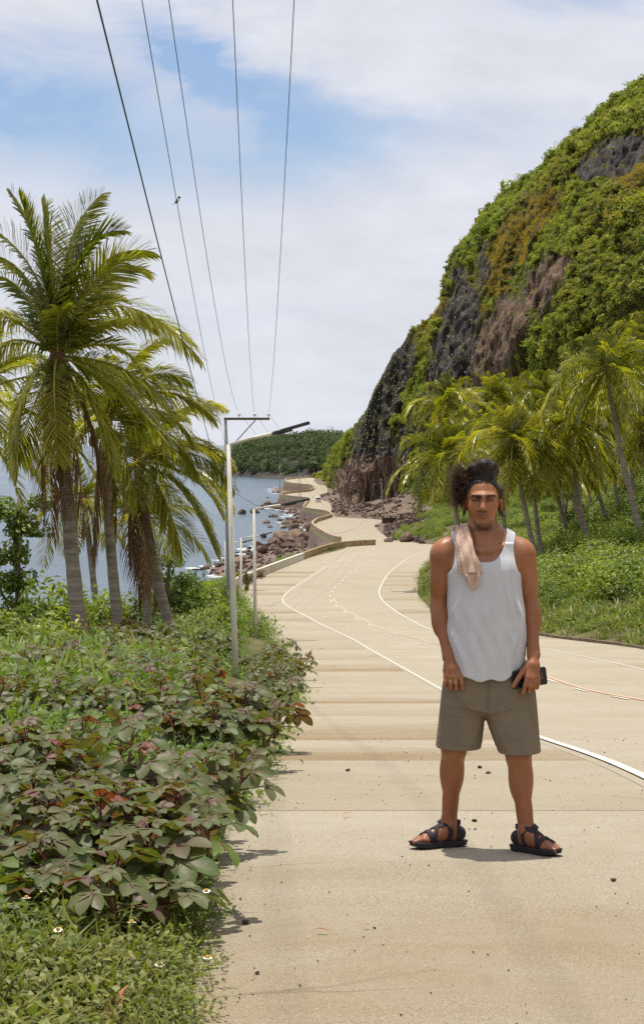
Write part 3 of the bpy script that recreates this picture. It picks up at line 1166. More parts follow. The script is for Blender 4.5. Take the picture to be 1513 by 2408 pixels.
# ---------------------------------------------------------------- low plants
def weed_proto(seed, n, h, size, spread, asp=.34):
    """a tuft of pointed leaves, each bent in the middle"""
    r = np.random.default_rng(seed)
    az = r.uniform(0, 6.283, n)
    el = r.uniform(.15, 1.25, n)
    base = np.stack([r.normal(0, spread, n), r.normal(0, spread, n), r.uniform(0, h, n) ** 1.0], -1)
    d = np.stack([np.cos(az) * np.cos(el), np.sin(az) * np.cos(el), np.sin(el)], -1)
    L = (size * r.uniform(.55, 1.25, n))[:, None]
    side = np.stack([-np.sin(az), np.cos(az), 0 * az], -1)
    m = base + d * L * .5
    tip = base + d * L + np.array([0, 0, -.22]) * L
    w = L * asp * .5
    V = np.stack([base, m + side * w, m - side * w, tip], 1).reshape(-1, 3)
    F = np.concatenate([np.stack([np.arange(n) * 4, np.arange(n) * 4 + 1, np.arange(n) * 4 + 2], -1), np.stack([np.arange(n) * 4 + 1, np.arange(n) * 4 + 3, np.arange(n) * 4 + 2], -1)])
    return V, F, np.repeat(np.clip(r.normal(.5, .22, n), 0, 1), 4)


def wp(name, mat, *a, **k):
    V, F, t = weed_proto(*a, **k)
    return make_mesh(name, V, F, mat, False, {'rnd': t})


weed_protos = [wp('weed', M_WEED, 200 + i, 120, .16, .055, .10, asp=.42) for i in range(3)] + [wp('grass_tuft', M_WEED, 210 + i, 46, .02, .26, .05, asp=.045) for i in range(2)] + \
    [wp('creeper', M_WEED, 220 + i, 90, .06, .048, .12, asp=.55) for i in range(2)]


def clear_of_poles(X, Y, top, wid=0):
    """leave the feet of the lamp posts free"""
    u, v = project(np.stack([X, Y, top], -1))
    return ~((np.abs(u - 552) < 15 + wid * FPX / Y) & (v < 1632) & (Y < 51)) & ~((np.abs(u - 600) < 8 + wid * FPX / Y) & (v < 1535) & (Y < 88))


def left_weeds():
    r = np.random.default_rng(8)
    out = []
    for (y0, y1, dens, smul) in ((4.5, 9, 130, .75), (9, 16, 60, 1.0), (16, 34, 20, 1.6), (34, 75, 6, 2.8), (75, 150, 1.6, 4.5)):
        n = int(dens * (y1 - y0) * (1.5 + .19 * (y0 + y1) / 2))
        Y = r.uniform(y0, y1, n)
        X = XL(Y) - .03 + .16 * fbm(Y * .9, 0 * Y, 0, 3, 91) * (Y < 30) - r.random(n) ** 1.25 * (1.0 + .20 * Y)
        sl = XL(Y) - X
        k = (sl < FLAT(Y) + 3) & (X > -.19 * Y - 1.5)
        out.append((X[k], Y[k], np.full(k.sum(), smul)))
    X, Y, m = (np.concatenate(q) for q in zip(*out))
    n = len(X)
    edge = XL(Y) - X
    nz = fbm(X * .9, Y * .55, 0, 3, 90)
    k = (edge > .12) | (r.random(n) < .75 + nz)
    s = m * r.uniform(.55, 1.35, n) * (.65 + .55 * sstep(0, .5, edge)) * (1 + .35 * sstep(10.5, 13, Y) - .6 * sstep(30, 45, Y))
    z = ground_z(X, Y)
    s = np.where(clear_of_poles(X, Y, z + .38 * s, s * .28), s, s * .3)
    k &= clear_of_poles(X, Y, z + .26 * s, s * .2)
    pid = np.where(nz > .12, r.integers(5, 7, n), np.where(r.random(n) < .30, r.integers(3, 5, n), r.integers(0, 3, n)))
    hue = np.clip(fbm(X * .6, Y * .35, 0, 3, 95) * .9 + .04 + .16 * r.normal(0, 1, n), 0, .7)
    R = np.stack([r.normal(0, .12, n), r.normal(0, .12, n), r.uniform(0, 6.28, n)], -1)
    scatter('weeds', weed_protos, np.stack([X, Y, z - .01], -1)[k], s[k], R[k], pid[k], 'low green weeds and grass on the left verge', 'weeds', hue[k])


left_weeds()

bush_protos = [blob_mesh('bush', M_BUSH, 1000, .105, 11, 160 + i) for i in range(3)] + [blob_mesh('bright_bush', M_BRIGHT, 1000, .10, 11, 170 + i) for i in range(3)]
slope_grass = [wp('slope_grass', M_WEED, 230 + i, 60, .05, .8, .3, asp=.06) for i in range(2)]


def right_cover():
    r = np.random.default_rng(9)
    n = 17000
    Y = 55 + r.random(n) ** 1.15 * 225
    s_ = r.random(n) ** 1.15 * 50
    X = XR(Y) + .35 + s_
    k = (X < .19 * Y + 4)
    X, Y, s_ = X[k], Y[k], s_[k]
    n = len(X)
    z = ground_z(X, Y)
    nz = fbm(X * .16, Y * .10, 0, 4, 99)
    s = r.uniform(.3, 1.0, n) ** 1.6 * np.where(nz > .12, 2.2, 1.0) * (1 + s_ * .02)
    s *= sstep(-.2, 2.5, s_) * .6 + .4
    grass = (nz < .0)
    pid = np.where(grass, np.where(r.random(n) < .72, r.integers(6, 8, n), r.integers(0, 3, n)), np.where(fbm(X * .25, Y * .2, 4.4, 3, 98) + .25 * r.normal(0, 1, n) > .10, r.integers(3, 6, n), r.integers(0, 3, n)))
    s = np.where(pid >= 6, s * 1.5 + .4, s)
    R = np.stack([r.normal(0, .12, n), r.normal(0, .12, n), r.uniform(0, 6.28, n)], -1)
    S = np.stack([s, s, s * r.uniform(.6, 1.0, n)], -1)
    hue = np.clip(.55 + .3 * r.normal(0, 1, n) + .5 * fbm(X * .1, Y * .08, 0, 3, 103), 0, 1)
    scatter('slope_undergrowth', bush_protos + slope_grass, np.stack([X, Y, z - .1], -1), S, R, pid, 'tangled green undergrowth on the slope right of the road', 'undergrowth', hue)
    # farther verge, rubble side and shore scrub
    n = 4200
    Y = r.uniform(250, 490, n)
    s_ = r.random(n) ** .8 * 26
    X = XR(Y) + 1.0 + s_
    k = (fbm(X * .07, Y * .03, 0, 3, 101) > .02 - .06 * (s_ - 7))
    m2 = 420
    Y2 = r.uniform(118, 250, m2)
    X2 = XL(Y2) - FLAT(Y2) * .5 - r.random(m2) ** 1.4 * 7 - .7
    X, Y = np.concatenate([X[k], X2]), np.concatenate([Y[k], Y2])
    n = len(X)
    s = r.uniform(.5, 1.5, n)
    s[-m2:] *= .8
    z = ground_z(X, Y)
    hue = np.clip(.2 + .3 * r.normal(0, 1, n), 0, .8)
    scatter('roadside_scrub', bush_protos, np.stack([X, Y, z - .2], -1), s, np.stack([0 * s, 0 * s, r.uniform(0, 6.28, n)], -1), r.integers(0, 6, n),
            'patchy scrub along the far roadside and above the shore', 'scrub', hue)


right_cover()


# ---------------------------------------------------------------- round bushes behind the palms on the left, each its own thing
def bush_thing(u, v, Y, r, mat, label, seed, h=1.0, n=1500, size=.13, group='bushes behind the left palms'):
    p = at(u, v, Y)
    X = p[0]
    z = float(ground_z(X, Y)) - .1
    o = thing('bush', (X, Y, z), label, 'bush', group)
    V, F, t = leaf_blob(n, size, 13, seed)
    add('foliage', make_mesh('foliage', V, F, mat, False, {'rnd': t}), o, scl=(r, r, r * h))
    m_ = MB()
    for k in range(5):
        a = k * 1.3
        m_.tube([(0, 0, -.1), (.15 * r * math.cos(a), .15 * r * math.sin(a), .4 * r * h), (.45 * r * math.cos(a), .45 * r * math.sin(a), .75 * r * h)], [.05, .035, .015], 5)
    m_.build('stem', M_BARK, o)


for i, (u, v, Y, r, mat, lab, h) in enumerate([
    (60, 1440, 62, 1.9, M_BRIGHT, 'bright yellow green bush at the left edge below the vine covered tree', 1.0),
    (150, 1400, 66, 2.0, M_BRIGHT, 'bright green bush left of the thickest palm trunk', 1.15),
    (225, 1420, 70, 1.8, M_BRIGHT, 'bright green bush between the two nearest palm trunks', 1.1),
    (320, 1400, 72, 1.7, M_BUSH, 'dark green bush right of the second palm trunk', 1.1),
    (415, 1380, 84, 2.3, M_BUSH, 'feathery green bush seen against the sea behind the leaning palm', 1.3),
    (480, 1400, 88, 1.9, M_BRIGHT, 'green bush left of the utility pole above the sea', 1.2),
    (500, 1430, 78, 1.5, M_BUSH, 'round dark bush beside the grey rock', 1.0),
    (110, 1490, 48, 1.5, M_BRIGHT, 'broad leaved green bush in front of the thickest palm', 1.0),
    (260, 1500, 56, 1.1, M_BRIGHT, 'small bright bush at the foot of the second palm', .9),
    (20, 1500, 42, 1.4, M_BUSH, 'green bush cut by the left edge of the picture', 1.0),
    (525, 1340, 112, 1.7, M_BUSH, 'green bush behind the utility pole beside the water', 1.2)]):
    bush_thing(u, v, Y, r, mat, lab, 300 + i, h)


# ---------------------------------------------------------------- jatropha shrubs
def jat_leaf(lobes, L, seed):
    """one lobed leaf lying in xy, its stalk at the origin, growing towards +y"""
    r = np.random.default_rng(seed)
    V, F = [], []
    n0 = 0
    angs = {3: (-62, 0, 62), 5: (-105, -52, 0, 52, 105)}[lobes]
    for k, a in enumerate(angs):
        l = L * (1 - .0022 * abs(a)) * r.uniform(.92, 1.06)
        a = math.radians(a + r.normal(0, 4))
        ts = np.array([.04, .3, .55, .78, .93, 1.0])
        ws = np.array([.10, .21, .30, .275, .15, .01]) * l
        dr = -.20 * l * ts ** 2.2 - r.uniform(-.05, .12) * l * ts
        mid = np.stack([0 * ts, ts * l, dr], -1)
        lf = mid + np.stack([-ws, 0 * ts, .34 * ws - .0 * ts], -1)
        rt = mid + np.stack([ws, 0 * ts, .34 * ws], -1)
        P = np.stack([lf, mid, rt], 1).reshape(-1, 3) @ rotz(-a).T
        V.append(P)
        F.append(grid_faces(6, 3, n0))
        n0 += 18
    return np.concatenate(V), np.concatenate(F)


JATVEIN = {3: np.tile(np.array([(0, 1, 0)] * 6) * np.array([1, .95, .9, .7, .5, .2])[:, None] + np.array([.9, .25, 0, 0, 0, 0])[:, None] * .6, (3, 1)).ravel(),
           5: np.tile(np.array([(0, 1, 0)] * 6) * np.array([1, .95, .9, .7, .5, .2])[:, None] + np.array([.9, .25, 0, 0, 0, 0])[:, None] * .6, (5, 1)).ravel()}
JATLEAF = [jat_leaf(3, .105, 1), jat_leaf(5, .10, 2), jat_leaf(3, .09, 3), jat_leaf(5, .115, 4)]
JATTONES = [.12, .3, .42, .55, .66, .8, .97]
jat_leaf_meshes = [[make_mesh('leaf', V, F, M_JAT, True, {'rnd': np.full(len(V), t), 'vein': JATVEIN[len(V) // 18]}) for t in JATTONES] for V, F in JATLEAF]


def jat_plan(seed, h, nb, spread=1.0):
    """stems and leaf frames of one shrub"""
    r = np.random.default_rng(seed)
    stems, leaves = [], []
    for b in range(nb):
        az = b * 6.283 / nb + r.uniform(-.5, .5)
        out = r.uniform(.16, .36) * spread * (.6 if b == 0 else 1)
        hb = h * r.uniform(.62, 1.0)
        tip = np.array([math.cos(az) * out, math.sin(az) * out, hb])
        k0 = np.array([0, 0, r.uniform(.05, .2) * h])
        mid = k0 * .5 + tip * .5 + np.array([math.cos(az), math.sin(az), -.3]) * .05
        stems.append(np.array([(0, 0, -.03), k0, mid, tip]))
        nl = r.integers(8, 12)
        for q in range(nl):
            a = q * 2.4 + r.uniform(-.3, .3)
            f = q / nl
            el = math.radians(75 - 95 * f + r.normal(0, 10))
            pl = .05 + .10 * f
            d = np.array([math.cos(a) * math.cos(el), math.sin(a) * math.cos(el), math.sin(el)])
            b0 = tip - (tip - mid) * .55 * f
            e = b0 + d * pl
            stems.append(np.array([b0, e]))
            # leaf frame: grows outward, drooping
            down = .12 - .62 * f + r.normal(0, .2)
            yv = np.array([math.cos(a), math.sin(a), down])
            yv /= np.linalg.norm(yv)
            xv = np.cross(yv, (0, 0, 1))
            xv /= np.linalg.norm(xv)
            zv = np.cross(xv, yv)
            ro = r.normal(0, .38)
            xv, zv = xv * math.cos(ro) + zv * math.sin(ro), zv * math.cos(ro) - xv * math.sin(ro)
            sc_ = (.55 + .6 * min(1, f * 2.2)) * r.uniform(.85, 1.15)
            tone = r.choice(7, p=[.15, .20, .22, .20, .13, .07, .03]) if f > .15 else r.choice([3, 4, 5, 6])
            leaves.append((e, np.stack([xv, yv, zv], 1), sc_, int(r.integers(0, 4)), int(tone)))
    return stems, leaves


def jat_stems(stems):
    m_ = MB()
    for s in stems:
        m_.tube(s, np.linspace(.011, .007, len(s)) if len(s) > 2 else [.0035, .003], 5)
    return m_.mesh('stem', M_STEM, True)


def jat_thing(X, Y, h, nb, seed, label, group, scale=1.0, spread=1.0):
    o = thing('jatropha_shrub', (X, Y, float(ground_z(X, Y))), label, 'shrub', group)
    st, lv = jat_plan(seed, h, nb, spread)
    add('stem', jat_stems(st), o)
    for p, Rm, s, k, t in lv:
        q = add('leaf', jat_leaf_meshes[k][t], o)
        M4 = Matrix(Rm.tolist()).to_4x4()
        q.matrix_local = Matrix.Translation(Vector(p)) @ M4 @ Matrix.Scale(s * scale, 4)


NEAR_JAT = [  # X, Y, height, branches, what sets it apart
    (-.98, 8.3, .60, 5, 'tall purple leaved shrub topped by a single raised leaf in the near clump'),
    (-.72, 8.25, .50, 5, 'purple green shrub with star shaped leaf right of the raised leaf'),
    (-1.18, 8.0, .50, 5, 'broad leaved purple green shrub at the left edge of the near clump'),
    (-.98, 7.55, .42, 5, 'grey green lobed shrub in the left middle of the near clump'),
    (-.78, 7.35, .44, 6, 'dense purple green shrub in the centre of the near clump'),
    (-.70, 7.7, .42, 5, 'shrub with dark drooping leaves reaching over the bare concrete'),
    (-.52, 7.15, .38, 5, 'shrub with dark red main stem at the right of the near clump'),
    (-.74, 6.95, .33, 5, 'shrub with wide three lobed leaf at the front of the near clump'),
    (-1.02, 6.95, .30, 4, 'low grey green shrub left of the front daisies'),
    (-.66, 6.60, .26, 4, 'lowest purple leaved shrub at the front edge of the clump'),
    (-.56, 8.6, .36, 4, 'small shrub touching the slab behind the drooping leaves'),
    (-1.30, 9.0, .55, 5, 'purple green shrub behind the near clump at the left edge'),
    (-1.66, 9.4, .6, 5, 'reddish topped shrub half outside the left edge'),
    (-.52, 13.0, .5, 6, 'round jatropha bush closest to the concrete beyond the weedy gap'),
    (-.62, 13.9, .62, 6, 'taller jatropha bush with red new leaves at the roadside'),
    (-.42, 15.6, .62, 6, 'jatropha bush leaning farthest over the shoulder'),
    (-.85, 12.6, .44, 5, 'small jatropha bush left of the round roadside bush'),
    (-.62, 10.6, .28, 4, 'low jatropha shrub in the weedy gap beside the slab'),
]
for i, (X, Y, h, nb, lab) in enumerate(NEAR_JAT):
    jat_thing(X, Y, h, nb, 400 + i, lab, 'jatropha shrubs on the near verge', scale=.94 if Y < 9 else 1.0)


def jat_merged(seed, h, nb, spread):
    st, lv = jat_plan(seed, h, nb, spread)
    VV, FF, TT, EE, n0 = [], [], [], [], 0
    for p, Rm, s, k, t in lv:
        V, F = JATLEAF[k]
        V = (V * s * 1.0) @ Rm.T + p
        VV.append(V)
        FF.append(F + n0)
        TT.append(np.full(len(V), JATTONES[t]))
        EE.append(JATVEIN[len(V) // 18])
        n0 += len(V)
    return jat_stems(st), make_mesh('foliage', np.concatenate(VV), np.concatenate(FF), M_JAT, True, {'rnd': np.concatenate(TT), 'vein': np.concatenate(EE)})


jat_variants = [jat_merged(500 + i, .62, 5 + i % 2, 1.2) for i in range(5)]


def jat_field():
    r = np.random.default_rng(12)
    pts = []
    tries = 0
    while len(pts) < 190 and tries < 30000:
        tries += 1
        Y = 9.8 + r.random() ** .95 * 52
        X = float(XL(Y)) - .05 - r.random() ** 1.1 * (.5 + .19 * Y)
        if X < -.185 * Y - .6:
            continue
        sl = float(XL(Y)) - X
        dens = -.12 - .5 * sstep(20, 14, Y) * (sl > .6) + fbm(X * .42, Y * .2, 0, 3, 130) * 2.6 + .55 * (sl < .5) + .25 * sstep(25, 45, Y)
        if Y < 30 and sl > .55:
            dens *= .5
        if r.random() > dens:
            continue
        dmin = .28 + .010 * Y
        if any((X - a) ** 2 + (Y - b) ** 2 < dmin ** 2 for a, b, _ in pts):
            continue
        sz = r.uniform(.5, 1.0) * (1 + .010 * (Y - 10))
        z = float(ground_z(X, Y))
        if not clear_of_poles(np.array([X]), np.array([Y]), np.array([z + .72 * sz]), .45 * sz).all():
            continue
        pts.append((X, Y, sz))
    pts.sort(key=lambda q: q[1])
    for X, Y, sz in pts[:130]:
        o = thing('jatropha_shrub', (X, Y, float(ground_z(X, Y))), 'small purple green jatropha shrub in the field between near clump and palms', 'shrub', 'jatropha shrubs in the field', rot=(0, 0, r.uniform(0, 6.28)))
        o.scale = (sz, sz, sz)
        s_, f_ = jat_variants[int(r.integers(0, 5))]
        add('stem', s_, o)
        add('foliage', f_, o)
    rest = np.array(pts[130:])
    r2 = len(rest)
    joined = []
    for s_, f_ in jat_variants:
        joined.append(f_)
    scatter('far_shrubbery', joined, np.stack([rest[:, 0], rest[:, 1], ground_z(rest[:, 0], rest[:, 1])], -1), rest[:, 2] * 1.25,
            np.stack([np.zeros(r2), np.zeros(r2), r.uniform(0, 6.28, r2)], -1), r.integers(0, 5, r2), 'purple green shrubs massed below the palms', 'shrubs')


jat_field()


# ---------------------------------------------------------------- coconut palms
def bez(P, n):
    P = np.asarray(P, float)
    t = np.linspace(0, 1, n)[:, None]
    if len(P) == 3:
        return (1 - t) ** 2 * P[0] + 2 * t * (1 - t) * P[1] + t ** 2 * P[2]
    return (1 - t) ** 3 * P[0] + 3 * t * (1 - t) ** 2 * P[1] + 3 * t * t * (1 - t) * P[2] + t ** 3 * P[3]


def frond(parent, ctrl, r, nl=58, ll=.95, droop=.55, wide=.05, dead=False, tone=.5, label=None, gap=.04, wind=(0, 0, 0), roll=0.0):
    """ctrl: bezier of the rib in the palm's own space"""
    C = bez(ctrl, 26)
    seg = np.linalg.norm(np.diff(C, axis=0), axis=1)
    cum = np.concatenate([[0], np.cumsum(seg)])
    tq = np.linspace(.10, .995, nl)
    pos = np.stack([np.interp(tq * cum[-1], cum, C[:, i]) for i in range(3)], -1)
    T = np.gradient(C, axis=0)
    T /= np.linalg.norm(T, axis=1)[:, None]
    Tq = np.stack([np.interp(tq * cum[-1], cum, T[:, i]) for i in range(3)], -1)
    Tq /= np.linalg.norm(Tq, axis=1)[:, None]
    # side vector kept continuous along the rib
    h0 = C[-1] - C[0]
    h0[2] = 0
    if np.linalg.norm(h0) < .25:
        h0 = np.array([r.normal(), r.normal(), 0])
    h0 /= np.linalg.norm(h0)
    S = np.cross(h0, (0, 0, 1.0))
    S = S - Tq * (Tq @ S)[:, None]
    S /= np.linalg.norm(S, axis=1)[:, None]
    U = np.cross(S, Tq)
    S, U = S * math.cos(roll) + U * math.sin(roll), U * math.cos(roll) - S * math.sin(roll)
    m_ = MB()
    m_.tube(C[::3], np.linspace(.05, .008, len(C[::3])), 5, m=1)
    Vs, Fs3, Fs4, A = [], [], [], []
    n0 = 0
    for side in (-1, 1):
        keep = r.random(nl) > gap
        t = tq[keep]
        n = len(t)
        a = np.radians(22 + 36 * t + r.normal(0, 6, n))
        L = ll * (np.sin(np.pi * (.18 + .72 * t)) ** .8) * r.uniform(.85, 1.1, n)
        L *= np.where(t > .9, .75, 1)
        d = side * S[keep] * np.cos(a)[:, None] + Tq[keep] * np.sin(a)[:, None] + U[keep] * (.28 + r.normal(0, .10, n))[:, None]
        d += np.asarray(wind)[None, :] * .25
        d /= np.linalg.norm(d, axis=1)[:, None]
        dr = droop * r.uniform(.6, 1.35, n)
        if dead:
            dr = dr + .8
        p0 = pos[keep]
        g = np.array([0, 0, -1.0])
        w = Tq[keep] * .5 + U[keep] * .5
        w = w - d * np.sum(w * d, 1)[:, None]
        w /= np.linalg.norm(w, axis=1)[:, None]
        W = wide * (.75 + .5 * r.random(n))
        st = []
        for q, ww in ((0, .45), (.38, 1.0), (.72, .75)):
            c = p0 + d * (L * q)[:, None] + g * (dr * L * q * q)[:, None]
            st.append(c - w * (W * ww * .5)[:, None])
            st.append(c + w * (W * ww * .5)[:, None])
        st.append(p0 + d * (L * .93)[:, None] + g * (dr * L)[:, None])
        V = np.stack(st, 1)
        b = np.arange(n) * 7 + n0
        Fs4 += [np.stack([b, b + 1, b + 3, b + 2], -1), np.stack([b + 2, b + 3, b + 5, b + 4], -1)]
        Fs3.append(np.stack([b + 4, b + 5, b + 6], -1))
        Vs.append(V.reshape(-1, 3))
        tn = np.clip(tone + .16 * r.normal(0, 1, n) + .18 * (t - .4), 0, 1)
        A.append(np.repeat(tn, 7))
        n0 += 7 * n
    V = np.concatenate(Vs)
    Aa = np.concatenate(A)
    k = m_.n
    m_.V.append(V)
    m_.A.append(Aa)
    for F in Fs4:
        m_.F.setdefault(4, []).append(F + k)
        m_.M.setdefault(4, []).append(np.zeros(len(F), int))
    for F in Fs3:
        m_.F.setdefault(3, []).append(F + k)
        m_.M.setdefault(3, []).append(np.zeros(len(F), int))
    m_.n += len(V)
    o = m_.build('frond', [M_DEAD, M_RACHISD] if dead else [M_PALM, M_RACHIS], parent)
    if label:
        o['label'] = label
    return o


def trunk(parent, pts, r0, r1, n=26):
    P = bez(pts, n) if len(pts) in (3, 4) else np.asarray(pts)
    t = np.linspace(0, 1, len(P))
    R = r0 + (r1 - r0) * t ** .8 + .55 * r0 * np.exp(-t * 16)
    R = R * (1 + .035 * np.sin(np.arange(len(P)) * 2.1))
    m_ = MB()
    m_.tube(P, R, 12)
    return m_.build('trunk', M_TRUNK, parent, smooth=True)


def palm_base(uv, Y):
    p = at(uv[0], uv[1], Y)
    return np.array([p[0], Y, float(ground_z(p[0], Y)) - .05])


def palm(crown, Y, foot, bend, label, group, seed, n=24, L=4.2, tr=(.2, .13), wind=.35, nl=46, custom=None, dead=0, coco=6, wide=.055, ll=.95, skip=None, lowest=-55):
    """crown, foot, bend: where they are seen; Y: distance"""
    r = np.random.default_rng(seed)
    C = at(crown[0], crown[1], Y)
    B = palm_base(foot, Y)
    Mid = at(bend[0], bend[1], Y)
    o = thing('coconut_palm', B, label, 'palm tree', group)
    c = C - B
    m2 = 2 * (Mid - B) - .5 * c
    trunk(o, [np.zeros(3), m2, c + np.array([0, 0, -.1])], *tr)
    k = Y / FPX
    if custom:
        for f in custom:
            kind = f[0]
            pts = [c] + [c + np.array([(q[0] - crown[0]) * k, q[2], -(q[1] - crown[1]) * k]) for q in f[1:]]
            if kind == 'd':
                frond(o, pts, r, 50, .66, .75, wide * .8, True, r.uniform(.2, .6), 'brown dead frond hanging down', .12)
            else:
                frond(o, pts, r, 120, ll * (1.4 if kind == 'u' else 1.12), {'u': .14, 'g': .46, 'h': .25, 'y': .2}[kind], wide, False, {'u': .30, 'g': .60, 'h': .62, 'y': .72}[kind] + r.normal(0, .07), wind=(.5, 0, 0), roll={'u': r.choice([-1, 1]) * r.uniform(.7, 1.15), 'g': r.choice([-1, 1]) * r.uniform(.35, .8), 'h': 0, 'y': 0}[kind])
    for i in range(n):
        f = (i + .5) / n
        az = i * 2.39996 + r.uniform(-.3, .3)
        el = math.radians(82 - (82 - lowest) * f ** .85 + r.normal(0, 6))
        l = L * (.72 + .33 * math.sin(math.pi * min(1, f * 1.15))) * r.uniform(.88, 1.1)
        d = np.array([math.cos(az) * math.cos(el), math.sin(az) * math.cos(el), math.sin(el)])
        d[0] += wind * .45
        d /= np.linalg.norm(d)
        dn = np.array([wind * .35, 0, -(.20 + .42 * math.cos(el) ** 2)]) * l
        pts = [c, c + d * l * .38, c + d * l * .78 + dn * .18, c + d * l * .92 + dn * (.85 + .3 * r.random())]
        frond(o, pts, r, nl, ll * (.8 + .2 * r.random()), .18 + .36 * r.random(), wide, False, np.clip(.46 + .28 * f + r.normal(0, .12), 0, .98), wind=(wind, 0, 0), roll=r.choice([-1, 1]) * r.uniform(.1, .9))
    for i in range(dead):
        az = r.uniform(0, 6.28)
        d = np.array([math.cos(az) * .5, math.sin(az) * .5, 0])
        l = r.uniform(2.2, 3.4)
        frond(o, [c, c + d * .9 + np.array([0, 0, -.1]), c + d * 1.1 + np.array([0, 0, -l * .6]), c + d * .9 + np.array([0, 0, -l])], r, 40, .55, .7, wide * .8, True, r.uniform(.2, .7), 'brown dead frond hanging down', .15)
    if coco:
        cm = MB()
        cm.ell((0, 0, 0), (.155, .155, .19), 10, 7)
        me = cm.mesh('coconut', M_COCO, True)
        for i in range(coco):
            a = r.uniform(0, 6.28)
            add('coconut', me, o, c + np.array([math.cos(a) * .42, math.sin(a) * .42, -.25 - .45 * r.random()]), (r.uniform(-.5, .5), r.uniform(-.5, .5), 0), r.uniform(.8, 1.15))
    # fibrous crown shaft
    m_ = MB()
    m_.tube([c + (0, 0, -.55), c + (0, 0, -.1), c + (0, 0, .5)], [tr[1] * 1.1, tr[1] * 1.7, .06], 8)
    m_.build('crown_shaft', M_DEAD, o, True)
    return o


GL = 'coconut palms on the seaward verge'
palm((136, 838), 55, (196, 1520), (160, 1200), 'tallest left palm with the thickest trunk and a full windblown crown', GL, 21, n=7, L=3.7, tr=(.235, .17), nl=90, coco=9, ll=.95, wide=.052, lowest=5,
     custom=[('u', (118, 640, 0), (95, 560, .3), (22, 448, .4)), ('u', (100, 650, .4), (60, 590, .8), (-40, 520, 1.2)), ('u', (150, 620, -.3), (165, 530, -.4), (246, 462, -.4)),
             ('u', (190, 640, .4), (250, 560, .6), (356, 590, .8)), ('u', (200, 680, -.6), (280, 590, -1), (352, 650, -1.2)), ('u', (145, 660, .6), (150, 560, 1.2), (190, 500, 1.6)), ('u', (110, 640, -.5), (85, 540, -.8), (60, 470, -1.0)), ('u', (170, 640, -.8), (220, 550, -1.4), (310, 560, -1.7)), ('u', (105, 690, .2), (40, 600, .3), (-20, 600, .3)), ('u', (140, 660, -.9), (130, 570, -1.6), (130, 500, -2.0)),
             ('g', (175, 730, -.6), (300, 640, -1.0), (478, 850, -1.2)), ('g', (185, 760, .5), (310, 690, 1), (440, 800, 1.6)), ('g', (90, 690, -.8), (10, 590, -1.2), (-40, 720, -1.6)),
             ('g', (90, 760, .6), (10, 700, 1), (-70, 800, 1.3)), ('g', (80, 790, -.4), (-10, 760, -.8), (-60, 930, -1)), ('y', (134, 850, -.7), (140, 930, -1.5), (152, 1090, -1.3)),
             ('g', (180, 850, -.6), (290, 880, -1), (410, 1060, -1.2)), ('g', (190, 840, .5), (300, 830, 1), (390, 960, 1.4)), ('g', (90, 850, -.5), (50, 920, -.8), (48, 1110, -.8)),
             ('g', (170, 870, -.3), (230, 930, -.7), (270, 1100, -.8)), ('g', (110, 870, .5), (60, 960, .9), (20, 1080, 1)),
             ('d', (125, 900, -.4), (120, 1050, -.6), (128, 1270, -.5)), ('d', (160, 900, -.5), (195, 1050, -.7), (205, 1260, -.6)), ('d', (145, 900, -.8), (155, 1050, -1.0), (165, 1200, -.8)),
             ('d', (110, 900, .2), (85, 1050, .3), (100, 1200, .2)), ('d', (175, 900, .3), (230, 1020, .5), (240, 1180, .4))])
palm((248, 985), 59, (290, 1540), (262, 1300), 'second left palm with slim upright trunk and brown sheath under its crown', GL, 22, n=10, L=3.4, tr=(.19, .14), nl=80, coco=5, wide=.05, lowest=-5,
     custom=[('g', (290, 920, -.3), (360, 840, -.6), (450, 900, -.8)), ('g', (300, 930, .4), (400, 870, .8), (500, 985, 1.0)), ('g', (300, 990, -.5), (400, 980, -1), (470, 1110, -1.1)), ('g', (280, 870, .2), (330, 800, .4), (390, 800, .5)),
             ('g', (270, 1010, -.6), (310, 1060, -1), (330, 1180, -1)), ('d', (235, 1050, -.3), (225, 1150, -.4), (222, 1290, -.4)), ('d', (265, 1050, .2), (275, 1130, .3), (270, 1250, .3))])
palm((328, 1085), 61, (418, 1540), (358, 1300), 'third left palm leaning to the right towards the utility pole', GL, 23, n=9, L=3.2, tr=(.18, .13), nl=80, coco=7, wide=.05, lowest=-10,
     custom=[('g', (370, 1040, -.4), (450, 1000, -.8), (545, 1090, -1)), ('g', (370, 1070, .3), (450, 1050, .7), (535, 1195, .9)), ('g', (370, 1100, -.5), (440, 1110, -1), (512, 1298, -1.2)), ('g', (360, 1000, .4), (420, 920, .8), (520, 960, 1)),
             ('g', (355, 1110, -.2), (400, 1160, -.4), (430, 1300, -.5)), ('d', (318, 1120, -.4), (305, 1200, -.6), (318, 1340, -.5)), ('d', (335, 1130, -.5), (335, 1220, -.7), (345, 1400, -.6)), ('d', (322, 1130, -.2), (295, 1210, -.3), (305, 1300, -.3))])
palm((338, 1215), 69, (345, 1480), (346, 1340), 'short left palm hidden under the leaning one with dry hanging fronds', GL, 24, n=12, L=2.4, tr=(.17, .14), nl=44, coco=0, dead=4, lowest=-20)
palm((196, 1170), 92, (236, 1420), (212, 1290), 'thin distant left palm standing nearest the water', GL, 25, n=18, L=3.4, tr=(.17, .13), nl=40, coco=4, dead=2)
palm((-70, 930), 60, (-60, 1560), (-60, 1250), 'left palm mostly outside the picture with fronds reaching in', GL, 26, n=22, L=4.2, tr=(.2, .15), nl=56, coco=0, dead=2)

